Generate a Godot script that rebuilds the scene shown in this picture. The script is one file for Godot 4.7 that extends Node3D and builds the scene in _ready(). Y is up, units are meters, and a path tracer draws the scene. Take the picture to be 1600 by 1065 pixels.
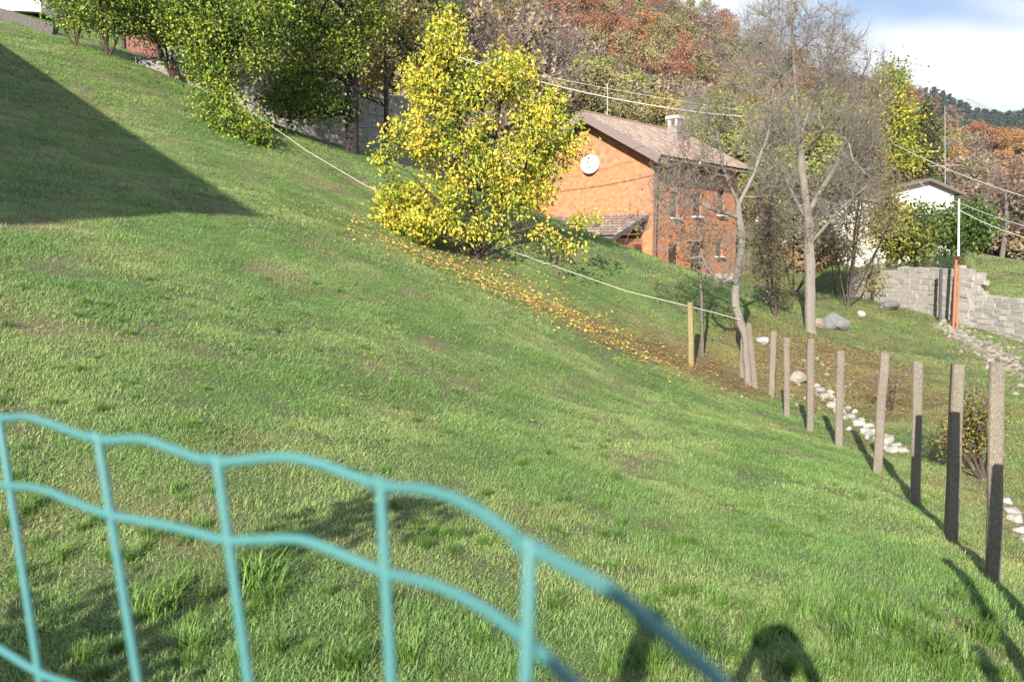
extends Node3D
# A steep hillside meadow in autumn, seen over a wire fence: posts, trees, a terracotta house, wooded hills.

const F := 1232.0          # focal length in pixels of the 1600 px wide photograph
const CAMY := 1.62
var PITCH := deg_to_rad(7.0)
var TOSUN := Vector3(-0.329, 0.490, 0.954).normalized()
var names := {}
var M := {}

# ------------------------------------------------------------------ helpers
class MB:
	var v := PackedVector3Array()
	var n := PackedVector3Array()
	var c := PackedColorArray()
	var ix := PackedInt32Array()
	var smooth := true
	func _init(s := true):
		smooth = s
	func vert(p: Vector3, nn: Vector3, col: Color):
		v.append(p)
		if smooth: n.append(nn)
		c.append(col)
	func tri(a: int, b: int, d: int):
		ix.append(a); ix.append(b); ix.append(d)
	func ring(p: Vector3, ax: Vector3, r: float, sides: int, col: Color, ref: Vector3):
		var s := ax.cross(ref)
		if s.length_squared() < 1e-6: s = ax.cross(Vector3(0.37, 0.2, 0.9))
		s = s.normalized()
		var t := ax.cross(s).normalized()
		for k in sides:
			var a := TAU * k / sides
			var d := s * cos(a) + t * sin(a)
			vert(p + d * r, d, col)
	func cone(a: Vector3, b: Vector3, ra: float, rb: float, sides: int, col: Color):
		var ax := (b - a).normalized()
		var ref := Vector3(0, 0, 1) if absf(ax.z) < 0.9 else Vector3(1, 0, 0)
		var o := v.size()
		ring(a, ax, ra, sides, col, ref)
		ring(b, ax, rb, sides, col, ref)
		for k in sides:
			var k2 := (k + 1) % sides
			tri(o + k, o + sides + k, o + k2)
			tri(o + k2, o + sides + k, o + sides + k2)
	func tube(path: Array, ra: float, rb: float, sides: int, col: Color):
		var o := v.size()
		var m := path.size()
		var ref := Vector3(0.31, 0.17, 0.93)
		for i in m:
			var ax: Vector3 = (path[mini(i + 1, m - 1)] - path[maxi(i - 1, 0)]).normalized()
			ring(path[i], ax, lerpf(ra, rb, float(i) / maxf(m - 1, 1)), sides, col, ref)
		for i in m - 1:
			for k in sides:
				var k2 := (k + 1) % sides
				var q := o + i * sides
				tri(q + k, q + sides + k, q + k2)
				tri(q + k2, q + sides + k, q + sides + k2)
	func quad(a: Vector3, b: Vector3, d: Vector3, e: Vector3, col: Color):
		var o := v.size()
		var nn := -(b - a).cross(d - a).normalized()
		for p in [a, b, d, e]: vert(p, nn, col)
		tri(o, o + 1, o + 2); tri(o, o + 2, o + 3)
	func leaf(p: Vector3, dir: Vector3, side: Vector3, l: float, w: float, col: Color):
		var o := v.size()
		var mid := p + dir * l * 0.45
		var up := dir.cross(side) * w * 0.25
		vert(p, up, col); vert(mid + side * w * 0.5 + up, up, col); vert(p + dir * l, up, col); vert(mid - side * w * 0.5 + up, up, col)
		tri(o, o + 1, o + 2); tri(o, o + 2, o + 3)
	func box(ctr: Vector3, size: Vector3, b: Basis, col: Color, jit := 0.0, rng: RandomNumberGenerator = null):
		var k := []
		for i in 8:
			var q := Vector3(-0.5 if i & 1 == 0 else 0.5, -0.5 if i & 2 == 0 else 0.5, -0.5 if i & 4 == 0 else 0.5) * size
			if jit > 0.0: q += Vector3(rng.randf_range(-1, 1), rng.randf_range(-1, 1), rng.randf_range(-1, 1)) * jit
			k.append(ctr + b * q)
		for f in [[0, 1, 3, 2], [5, 4, 6, 7], [4, 0, 2, 6], [1, 5, 7, 3], [2, 3, 7, 6], [4, 5, 1, 0]]:
			quad(k[f[3]], k[f[2]], k[f[1]], k[f[0]], col)
	func mesh(mat: Material) -> ArrayMesh:
		var a := []
		a.resize(Mesh.ARRAY_MAX)
		a[Mesh.ARRAY_VERTEX] = v
		if smooth: a[Mesh.ARRAY_NORMAL] = n
		a[Mesh.ARRAY_COLOR] = c
		a[Mesh.ARRAY_INDEX] = ix
		var m := ArrayMesh.new()
		m.add_surface_from_arrays(Mesh.PRIMITIVE_TRIANGLES, a)
		m.surface_set_material(0, mat)
		return m

func rgn(s: int) -> RandomNumberGenerator:
	var r := RandomNumberGenerator.new()
	r.seed = s
	return r

func numbered(called: String) -> String:
	if not names.has(called):
		names[called] = 0
		return called
	names[called] += 1
	return "%s_%03d" % [called, names[called]]

func meta(o: Node, label: String, category: String, group := "", kind := ""):
	if label: o.set_meta("label", label)
	if category: o.set_meta("category", category)
	if group: o.set_meta("group", group)
	if kind: o.set_meta("kind", kind)

func thing(called: String, at: Vector3, label: String, category: String, group := "") -> Node3D:
	var o := Node3D.new()
	o.name = numbered(called)
	add_child(o)
	o.position = at
	meta(o, label, category, group)
	return o

# a mesh whose vertices are in world space, put under a parent that stands at p0
func part(called: String, mesh: Mesh, parent: Node3D) -> MeshInstance3D:
	var o := MeshInstance3D.new()
	o.mesh = mesh
	o.name = called
	parent.add_child(o, true)
	if parent != self:
		var p := parent.position
		if parent.get_parent() != self: p += (parent.get_parent() as Node3D).position
		o.position = -p
	return o

func top(called: String, mesh: Mesh) -> MeshInstance3D:
	var o := MeshInstance3D.new()
	o.mesh = mesh
	o.name = numbered(called)
	add_child(o)
	return o

func srgb(r: float, g: float, b: float) -> Color:
	return Color(r, g, b).linear_to_srgb()

func noise_tex(fr: float, ramp: Array, seed_: int, size := 512, normal := false, bump := 4.0) -> NoiseTexture2D:
	var nz := FastNoiseLite.new()
	nz.seed = seed_
	nz.frequency = fr
	nz.fractal_octaves = 5
	var t := NoiseTexture2D.new()
	t.noise = nz
	t.width = size; t.height = size
	t.seamless = true
	if normal:
		t.as_normal_map = true
		t.bump_strength = bump
	elif ramp.size():
		var g := Gradient.new()
		g.offsets = PackedFloat32Array(range(ramp.size()).map(func(i): return float(i) / (ramp.size() - 1)))
		g.colors = PackedColorArray(ramp)
		t.color_ramp = g
	return t

func mat(tint: Color, rough := 0.9, vc := true) -> StandardMaterial3D:
	var m := StandardMaterial3D.new()
	m.albedo_color = tint.linear_to_srgb()
	m.roughness = rough
	m.vertex_color_use_as_albedo = vc
	m.cull_mode = BaseMaterial3D.CULL_DISABLED
	return m

func leafmat(tint: Color, back := 0.5, rough := 0.55) -> StandardMaterial3D:
	var m := mat(tint, rough)
	m.backlight_enabled = true
	m.backlight = Color(back, back, back)
	return m

func grainy(m: StandardMaterial3D, scale: float, lo: float, hi: float, seed_: int, bump := 3.0, fr := 0.02) -> StandardMaterial3D:
	m.uv1_triplanar = true
	m.uv1_world_triplanar = true
	m.uv1_scale = Vector3.ONE * scale
	m.albedo_texture = noise_tex(fr, [Color(lo, lo, lo), Color((lo + hi) / 2, (lo + hi) / 2, (lo + hi) / 2), Color(hi, hi, hi)], seed_)
	if bump > 0.0:
		m.normal_enabled = true
		m.normal_texture = noise_tex(fr * 2.0, [], seed_ + 7, 512, true, bump)
	return m

# ------------------------------------------------------------------ pixels and terrain
func px(u: float, v: float, t: float) -> Vector3:
	var yc := -(v - 532.5) / F * t
	return Vector3((u - 800.0) / F * t, yc * cos(PITCH) - t * sin(PITCH) + CAMY, -yc * sin(PITCH) - t * cos(PITCH))

func to_px(p: Vector3) -> Vector3:   # u, v, depth
	var q := p - Vector3(0, CAMY, 0)
	var t := -q.y * sin(PITCH) - q.z * cos(PITCH)
	var yc := q.y * cos(PITCH) - q.z * sin(PITCH)
	if t < 0.05: return Vector3(-9999, -9999, t)
	return Vector3(800.0 + q.x / t * F, 532.5 - yc / t * F, t)

class Spline2:      # thin plate spline through scattered heights
	var xs := PackedFloat64Array()
	var zs := PackedFloat64Array()
	var w := PackedFloat64Array()
	func fit(p: Array, lam: float):
		var n := p.size()
		var m := n + 3
		var a := []
		for i in n:
			xs.append(p[i].x); zs.append(p[i].z)
		for i in m:
			var row := PackedFloat64Array()
			row.resize(m + 1)
			if i < n:
				for j in n:
					var r2 := pow(xs[i] - xs[j], 2) + pow(zs[i] - zs[j], 2) + 1e-9
					row[j] = 0.5 * r2 * log(r2) + (lam if i == j else 0.0)
				row[n] = 1.0; row[n + 1] = xs[i]; row[n + 2] = zs[i]
				row[m] = p[i].y
			else:
				for j in n:
					row[j] = 1.0 if i == n else (xs[j] if i == n + 1 else zs[j])
			a.append(row)
		for i in m:
			var best := i
			for k in range(i, m):
				if absf(a[k][i]) > absf(a[best][i]): best = k
			var sw = a[i]; a[i] = a[best]; a[best] = sw
			var ri: PackedFloat64Array = a[i]
			for k in range(i + 1, m):
				var rk: PackedFloat64Array = a[k]
				var f := rk[i] / ri[i]
				if f == 0.0: continue
				for j in range(i, m + 1): rk[j] -= f * ri[j]
				a[k] = rk
		w.resize(m)
		for i in range(m - 1, -1, -1):
			var s: float = a[i][m]
			for j in range(i + 1, m): s -= a[i][j] * w[j]
			w[i] = s / a[i][i]
	func at(x: float, z: float) -> float:
		var n := xs.size()
		var s := w[n] + w[n + 1] * x + w[n + 2] * z
		for i in n:
			var dx := x - xs[i]
			var dz := z - zs[i]
			var r2 := dx * dx + dz * dz + 1e-9
			s += 0.5 * w[i] * r2 * log(r2)
		return s

const GX0 := -60.0
const GZ0 := -70.0
const GS := 0.75
const GNX := 161
const GNZ := 121
var near_s: Spline2
var far_s: Spline2
var grid := PackedFloat32Array()
var lump := FastNoiseLite.new()
var terraces := []     # [a, b, height at a, height at b, from, to] of ground held up behind a stone wall

func raw_h(x: float, z: float) -> float:
	var d := Vector2(x, z).length()
	var k := smoothstep(36.0, 52.0, d)
	if z > 0.0: k = smoothstep(14.0, 40.0, d)
	var h := 0.0
	if k < 1.0: h += near_s.at(x, z) * (1.0 - k)
	if k > 0.0: h += far_s.at(x, z) * k
	return h

func build_terrain_data():
	var near := [[0,1065,3],[0,800,3.9],[0,650,4.7],[0,500,6],[0,300,11],[0,150,18.5],[0,50,28],[190,95,27],[400,340,13],[200,330,11.5],[400,500,8.5],[400,700,5],[400,1000,3],[800,532,12],[800,800,5.2],[800,1065,3.1],[1100,800,5.8],[900,600,11.2],[900,550,13.3],[900,508,15.7],[1000,610,12.6],[1000,565,15.2],[1100,650,11.8],[1100,605,15.0],[800,470,15.6],[700,430,15.0],[1000,690,8.9],[1150,640,14.2],[740,405,20],[570,330,19.5],[550,240,26],[385,215,22],[1000,425,22.5],[1140,482,22],[870,372,22.5],[1265,520,23],[1170,600,18],[1080,570,18],[1555,910,5.36],[1487,845,6.8],[1433,790,8.2],[1372,745,9.6],[1312,695,12.2],[1267,675,12.9],[1230,650,15],[1210,620,17.5],[1420,710,12],[1600,840,8.5],[1600,650,14],[1600,535,24],[1500,505,26],[1330,465,30],[1040,455,38],[880,420,40],[1150,455,42],[450,205,31],[560,235,32.5],[640,262,33],[300,100,36]]
	var pts := []
	for q in near: pts.append(px(q[0], q[1], q[2]))
	for q in [[0,0,-1.62],[-3,0,-1.0],[3,0,-2.1],[0,6,-1.45],[-8,6,.6],[6,6,-2.4],[-14,0,2.2],[12,0,-3.2],[-20,-15,5.5],[14,-10,-3.2]]:
		pts.append(Vector3(q[0], q[2] + CAMY, q[1]))
	near_s = Spline2.new()
	near_s.fit(pts, 0.3)
	pts = []
	for q in [[1050,8,190,6],[1200,74,175,6],[1300,118,165,6],[1400,162,150,7],[840,150,80,5],[960,190,70,4],[960,330,54,0],[700,-60,170,2],[900,-30,180,2],[1000,60,150,3],[1100,110,120,5],[1250,220,90,5],[600,60,60,0],[400,0,60,0],[200,-60,70,0],[0,-150,100,0],[-400,-300,120,0],[1040,455,42,0],[1150,455,46,0],[1330,440,45,0],[1420,395,50,0],[1500,400,46,0],[1600,410,50,0],[1500,330,110,6],[1600,300,120,5],[1800,300,150,0],[1400,290,110,3]]:
		pts.append(px(q[0], q[1], q[2]) - Vector3(0, q[3], 0))
	for q in [[120,-230,10],[40,-280,30],[-60,-260,60],[0,50,-2],[-50,40,12],[50,40,-12],[70,0,-10],[-70,0,20],[0,-420,-10],[160,-420,-30],[250,-120,-8],[300,100,-20],[-200,-300,60],[-250,0,60],[0,200,-20],[300,-420,-30],[-300,-420,40]]:
		pts.append(Vector3(q[0], q[2], q[1]))
	far_s = Spline2.new()
	far_s.fit(pts, 20.0)
	grid.resize(GNX * GNZ)
	for j in GNZ:
		for i in GNX:
			grid[j * GNX + i] = raw_h(GX0 + i * GS, GZ0 + j * GS)
	lump.seed = 5
	lump.frequency = 0.9
	lump.fractal_octaves = 3

func H(x: float, z: float) -> float:
	var gx := (x - GX0) / GS
	var gz := (z - GZ0) / GS
	var h := 0.0
	if gx < 0.0 or gz < 0.0 or gx >= GNX - 1 or gz >= GNZ - 1:
		h = raw_h(x, z)
	else:
		var i := int(gx)
		var j := int(gz)
		var fx := gx - i
		var fz := gz - j
		var o := j * GNX + i
		h = lerpf(lerpf(grid[o], grid[o + 1], fx), lerpf(grid[o + GNX], grid[o + GNX + 1], fx), fz)
	for t in terraces:
		var a: Vector3 = t[0]
		var b: Vector3 = t[1]
		var ab := Vector2(b.x - a.x, b.z - a.z)
		var ap := Vector2(x - a.x, z - a.z)
		var f := ap.dot(ab) / ab.length_squared()
		if f < t[4] or f > t[5]: continue
		if z < -1.0 and (-x / z < t[6] or -x / z > t[7]): continue
		var back := (ab.x * ap.y - ab.y * ap.x) / ab.length() * -1.0
		if back < 0.4 or back > 26.0: continue
		var want := lerpf(t[2], t[3], clampf(f, 0, 1))
		if want > h: h = lerpf(h, want, smoothstep(0.4, 1.4, back) * (1.0 - smoothstep(14.0, 26.0, back)))
	return h + lump.get_noise_2d(x, z) * 0.05

func G(x: float, z: float) -> Vector3:
	return Vector3(x, H(x, z), z)

func up_at(x: float, z: float) -> Vector3:
	var e := 0.2
	return Vector3(H(x - e, z) - H(x + e, z), 2 * e, H(x, z - e) - H(x, z + e)).normalized()

func hit(u: float, v: float, most := 60.0) -> Vector3:   # where the view ray meets the ground
	var t := 1.0
	while t < most:
		var p := px(u, v, t)
		if p.y < H(p.x, p.z):
			var a := t - 0.15
			for k in 6:
				var m := (a + t) / 2
				var q := px(u, v, m)
				if q.y < H(q.x, q.z): t = m
				else: a = m
			p = px(u, v, t)
			return Vector3(p.x, H(p.x, p.z), p.z)
		t += 0.15
	var q2 := px(u, v, most)
	return Vector3(q2.x, H(q2.x, q2.z), q2.z)

func on_ground(u: float, v: float, t: float) -> Vector3:
	var p := px(u, v, t)
	return Vector3(p.x, H(p.x, p.z), p.z)

# ------------------------------------------------------------------ what covers the ground
var zone := FastNoiseLite.new()
var zone2 := FastNoiseLite.new()
var litter_line := []
var brown_line := []

func line_near(l: Array, x: float, z: float) -> float:
	var best := 1e9
	var p := Vector2(x, z)
	for i in l.size() - 1:
		var a: Vector3 = l[i]
		var b: Vector3 = l[i + 1]
		var q := Geometry2D.get_closest_point_to_segment(p, Vector2(a.x, a.z), Vector2(b.x, b.z))
		best = minf(best, p.distance_to(q))
	return best

func litter(x: float, z: float) -> float:      # share of fallen leaves, 0 to 1
	return 1.0 - smoothstep(0.6, 3.6, line_near(litter_line, x, z) + zone2.get_noise_2d(x * 3.0, z * 3.0) * 0.9)

func brown(x: float, z: float) -> float:       # leaf mould under the bare trees
	return 1.0 - smoothstep(0.4, 2.4, line_near(brown_line, x, z) + zone2.get_noise_2d(x * 3.0, z * 3.0) * 1.2)

func grass_colour(x: float, z: float, rng: RandomNumberGenerator) -> Color:
	var a := zone.get_noise_2d(x, z) + rng.randfn(0.0, 0.16)
	var b := zone2.get_noise_2d(x, z) + rng.randfn(0.0, 0.13)
	var c := Color(0.132, 0.240, 0.056).lerp(Color(0.240, 0.322, 0.100), smoothstep(-0.35, 0.45, a))
	c = c.lerp(Color(0.29, 0.245, 0.115), smoothstep(0.24, 0.62, b) * 0.42)
	var br := brown(x, z)
	c = c.lerp(Color(0.24, 0.165, 0.075), clampf(br * 0.65 + litter(x, z) * 0.2, 0.0, 0.7))
	# rougher, drier growth on the bank beyond the post row
	if x > 3.75 - (z + 5.1) * 0.21 and z < -4.0: c = c.lerp(Color(0.235, 0.205, 0.085), clampf(0.38 + zone.get_noise_2d(x * 1.5, z * 1.5) * 0.9 + rng.randfn() * 0.12, 0.0, 0.8))
	return c * rng.randf_range(0.82, 1.18)

func woodland(x: float, z: float) -> float:     # leaf mould of the wood on the hill, which begins behind the houses
	return smoothstep(46.0, 52.0, -z + zone2.get_noise_2d(x, z) * 4.0) if x < 14.0 else smoothstep(66.0, 72.0, -z + zone2.get_noise_2d(x, z) * 4.0)

func build_ground():
	litter_line = [hit(630, 392), hit(740, 425), hit(780, 450), hit(860, 485), hit(930, 515)]
	brown_line = [hit(950, 525), hit(1080, 575), hit(1170, 590), on_ground(1240, 545, 21), on_ground(1310, 530, 21), on_ground(1370, 560, 18.5), on_ground(1400, 600, 16)]
	zone.seed = 11; zone.frequency = 0.35; zone.fractal_octaves = 4
	zone2.seed = 23; zone2.frequency = 0.55; zone2.fractal_octaves = 4
	var m := mat(Color(1, 1, 1), 0.95)
	grainy(m, 1.3, 0.55, 1.0, 31, 6.0, 0.03)
	var mb := MB.new()
	var n := 400
	var xs := PackedFloat32Array()
	var zs := PackedFloat32Array()
	for i in n + 1:
		var s := 2.0 * i / n - 1.0
		xs.append(2.0 + 9.0 * sinh(s * 4.55))
		zs.append(-9.0 + 9.0 * sinh(s * 4.55))
	for j in n + 1:
		for i in n + 1:
			var x := xs[i]
			var z := zs[j]
			var d := Vector2(x, z).length()
			var c := Color(0.13, 0.165, 0.055)
			var b := zone2.get_noise_2d(x, z)
			c = c.lerp(Color(0.23, 0.18, 0.10), smoothstep(0.0, 0.45, b))
			c = c.lerp(Color(0.19, 0.12, 0.05), maxf(brown(x, z), litter(x, z) * 0.4) * 0.6 if d < 40.0 else 0.0)
			c = c.lerp(Color(0.13, 0.085, 0.05), woodland(x, z))
			mb.vert(Vector3(x, H(x, z), z), Vector3.UP, c)
	for j in n + 1:
		for i in n + 1:
			var o := j * (n + 1) + i
			var l := mb.v[j * (n + 1) + maxi(i - 1, 0)]
			var r := mb.v[j * (n + 1) + mini(i + 1, n)]
			var u := mb.v[maxi(j - 1, 0) * (n + 1) + i]
			var w := mb.v[mini(j + 1, n) * (n + 1) + i]
			mb.n[o] = (w - u).cross(r - l).normalized()
	for j in n:
		for i in n:
			var o := j * (n + 1) + i
			mb.tri(o, o + 1, o + n + 2)
			mb.tri(o, o + n + 2, o + n + 1)
	var g := top("ground", mb.mesh(m))
	g.set_meta("kind", "structure")
	meta(g, "steep hillside ground under the meadow and woods", "ground")

func blade(mb: MB, p: Vector3, yaw: float, lean: float, l: float, w: float, col: Color, tip: Color):
	var d := Vector3(sin(yaw), 0, cos(yaw))
	var s := Vector3(d.z, 0, -d.x) * w * 0.5
	var m := p + Vector3.UP * l * 0.55 * cos(lean * 0.6) + d * l * 0.55 * sin(lean * 0.6)
	var t := m + Vector3.UP * l * 0.45 * cos(lean * 1.5) + d * l * 0.45 * sin(lean * 1.5)
	var o := mb.v.size()
	mb.vert(p - s, d, col); mb.vert(p + s, d, col); mb.vert(m - s * 0.8, d, col); mb.vert(m + s * 0.8, d, col); mb.vert(t, d, tip)
	mb.tri(o, o + 1, o + 2); mb.tri(o + 1, o + 3, o + 2); mb.tri(o + 2, o + 3, o + 4)

func grass_patch(seed_: int, blades: int, r: float, lmin: float, lmax: float, w: float, leany: float, dead: float) -> MB:
	var rng := rgn(seed_)
	var mb := MB.new(false)
	var clumps := []
	for k in 9: clumps.append(Vector2(rng.randfn(0, r * 0.5), rng.randfn(0, r * 0.5)))
	for k in blades:
		var q := Vector2(rng.randfn(0, r * 0.5), rng.randfn(0, r * 0.5))
		var l := rng.randf_range(lmin, lmax)
		if rng.randf() < 0.35:
			q = q.lerp(clumps[k % 9], 0.75)
			l *= 1.25
		var v := rng.randf_range(0.7, 1.3)
		var c := Color(v * rng.randf_range(0.85, 1.15), v, v * rng.randf_range(0.8, 1.1))
		if rng.randf() < dead: c = Color(1.9, 1.25, 1.5) * rng.randf_range(0.7, 1.15)
		blade(mb, Vector3(q.x, -0.012, q.y), rng.randf() * TAU, lerpf(0.25, leany, sqrt(rng.randf())), l, w * rng.randf_range(0.7, 1.3), c, c * 1.05)
	return mb

func scatter(called: String, mesh: Mesh, xf: Array, cols: Array, parent: Node3D = self) -> MultiMeshInstance3D:
	var mm := MultiMesh.new()
	mm.transform_format = MultiMesh.TRANSFORM_3D
	mm.use_colors = true
	mm.mesh = mesh
	mm.instance_count = xf.size()
	for i in xf.size():
		mm.set_instance_transform(i, xf[i])
		mm.set_instance_color(i, cols[i])
	var o := MultiMeshInstance3D.new()
	o.multimesh = mm
	if parent == self: o.name = numbered(called)
	else: o.name = called
	parent.add_child(o, true)
	return o

var bare_spots := []    # places kept free of grass: [Vector2, radius]

func build_grass():
	var rng := rgn(77)
	var m := leafmat(Color(1, 1, 1), 0.3, 0.6)
	var meshes := []
	for k in 5:
		meshes.append(grass_patch(100 + k, 680, 0.25, 0.022, 0.056, 0.0036, 1.45, 0.18).mesh(m))
	var xf := [[], [], [], [], []]
	var cols := [[], [], [], [], []]
	for band in [[0.6, 7.0, 0.17], [7.0, 13.0, 0.23], [13.0, 22.0, 0.33], [22.0, 46.0, 0.5], [46.0, 62.0, 0.9]]:
		var cell: float = band[2]
		var ext: float = band[1]
		var nx := int(ceil(2.0 * ext / cell))
		for j in nx:
			for i in nx:
				var x := -ext + (i + rng.randf()) * cell
				var z := -(j + rng.randf()) * cell + 0.4
				var d := Vector2(x, z).length()
				if d < band[0] or d >= band[1]: continue
				var y := H(x, z)
				var s := to_px(Vector3(x, y, z))
				if d > 46.0 and s.x < 1230: continue
				if s.x < -260 or s.x > 1860 or s.y > 1330 or s.y < -60: continue
				var skip := false
				for b in bare_spots:
					if Vector2(x, z).distance_to(b[0]) < b[1]: skip = true
				if skip: continue
				var b := zone2.get_noise_2d(x, z)
				var keep := 1.0 - 0.55 * smoothstep(0.30, 0.55, b) - 0.2 * brown(x, z)
				if rng.randf() > keep: continue
				var up := up_at(x, z)
				var f := Vector3(rng.randfn(), 0, rng.randfn())
				f = (f - up * f.dot(up)).normalized()
				var hs := cell / 0.20 * rng.randf_range(0.85, 1.2)
				var tall := rng.randf_range(0.65, 1.15) * (1.0 + 0.45 * zone.get_noise_2d(x * 2.0, z * 2.0)) * (1.0 + maxf(cell - 0.2, 0) * 1.1)
				# longer grass at the foot of the fences and on the lower bank
				if s.x > 950 and s.y > 900: tall *= 1.3
				var bs := Basis(up.cross(f) * hs, up * tall, f * hs)
				var k := rng.randi() % 5
				xf[k].append(Transform3D(bs, Vector3(x, y, z)))
				cols[k].append(grass_colour(x, z, rng))
	var root := thing("grass", Vector3.ZERO, "short meadow grass with dry blades covering the slope", "grass")
	root.set_meta("kind", "stuff")
	for k in 5: scatter("grass_blades", meshes[k], xf[k], cols[k], root).set_meta("kind", "stuff")
	# coarse tufts
	var tm := []
	for k in 3: tm.append(grass_patch(140 + k, 130, 0.085, 0.09, 0.21, 0.0055, 0.9, 0.05).mesh(m))
	xf = [[], [], []]
	cols = [[], [], []]
	var spots := [[405, 925, 1.25], [395, 905, 1.0], [240, 960, 1.0], [420, 945, 0.8], [1465, 1030, 1.2], [1250, 960, 0.9], [1330, 1010, 1.0], [1100, 1020, 1.0], [1400, 985, 1.0], [1180, 985, 0.9], [1530, 1000, 1.1], [1120, 950, 0.8], [640, 1030, 0.7], [300, 1010, 0.7], [540, 1045, 0.8]]
	for k in 70:
		spots.append([rng.randf_range(950, 1600), rng.randf_range(930, 1065), rng.randf_range(0.35, 0.65)])
	for k in 40:
		spots.append([rng.randf_range(0, 900), rng.randf_range(820, 1065), rng.randf_range(0.3, 0.6)])
	for k in 220:
		spots.append([rng.randf_range(0, 1600), rng.randf_range(430, 900), rng.randf_range(0.25, 0.55)])
	for s in spots:
		var p := hit(s[0], s[1])
		var up := (up_at(p.x, p.z) + Vector3.UP).normalized()
		var f := Vector3(rng.randfn(), 0, rng.randfn())
		f = (f - up * f.dot(up)).normalized()
		var k := rng.randi() % 3
		xf[k].append(Transform3D(Basis(up.cross(f) * s[2], up * s[2], f * s[2]), p))
		cols[k].append(Color(0.10, 0.19, 0.03) * rng.randf_range(0.85, 1.25))
	var tr := thing("coarse_grass", Vector3.ZERO, "longer darker tufts of grass scattered in the meadow", "grass tufts")
	tr.set_meta("kind", "stuff")
	for k in 3: scatter("grass_tufts", tm[k], xf[k], cols[k], tr).set_meta("kind", "stuff")

func build_fallen_leaves():
	var rng := rgn(301)
	var m := leafmat(Color(1, 1, 1), 0.2, 0.6)
	var mb := MB.new(false)
	mb.leaf(Vector3(0, 0, -0.045), Vector3(0, 0.12, 1).normalized(), Vector3(1, 0.1, 0).normalized(), 0.095, 0.06, Color(1, 1, 1))
	var mesh := mb.mesh(m)
	var xf := []
	var cols := []
	for k in 34000:
		var yellow := rng.randf() < 0.45
		var l: Array = litter_line if yellow else brown_line
		var i := rng.randi() % (l.size() - 1)
		var p: Vector3 = l[i].lerp(l[i + 1], rng.randf())
		var x := p.x + rng.randfn(0, 2.0 if yellow else 1.6)
		var z := p.z + rng.randfn(0, 2.0 if yellow else 1.6)
		var share := litter(x, z) if yellow else brown(x, z)
		if rng.randf() > share * (0.24 if yellow else 0.30): continue
		var f := Vector3(rng.randfn(), rng.randfn() * 0.35, rng.randfn()).normalized()
		var up := (up_at(x, z) + Vector3(rng.randfn(), 0, rng.randfn()) * 0.35).normalized()
		f = (f - up * f.dot(up)).normalized()
		var s := rng.randf_range(0.45, 1.0) * (1.0 if yellow else 0.85)
		xf.append(Transform3D(Basis(up.cross(f) * s, up * s, f * s), Vector3(x, H(x, z) + rng.randf_range(0.02, 0.055), z)))
		var c := Color(0.56, 0.44, 0.07).lerp(Color(0.46, 0.27, 0.07), rng.randf()) if yellow else Color(0.30, 0.14, 0.05).lerp(Color(0.16, 0.085, 0.04), rng.randf())
		if yellow and rng.randf() < 0.3: c = Color(0.30, 0.18, 0.07)
		cols.append(c * rng.randf_range(0.75, 1.1))
	# a few strays across the lawn
	for k in 110:
		var p := hit(rng.randf_range(450, 1250), rng.randf_range(390, 700))
		var up := up_at(p.x, p.z)
		var f := Vector3(rng.randfn(), 0, rng.randfn())
		f = (f - up * f.dot(up)).normalized()
		xf.append(Transform3D(Basis(up.cross(f), up, f) * Basis().scaled(Vector3.ONE * rng.randf_range(0.35, 0.6)), p + up * 0.035))
		cols.append(Color(0.42, 0.30, 0.05) * rng.randf_range(0.7, 1.1))
	var o := scatter("fallen_leaves", mesh, xf, cols)
	meta(o, "yellow and brown fallen leaves strewn on the slope below the trees", "leaves", "", "stuff")

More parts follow.
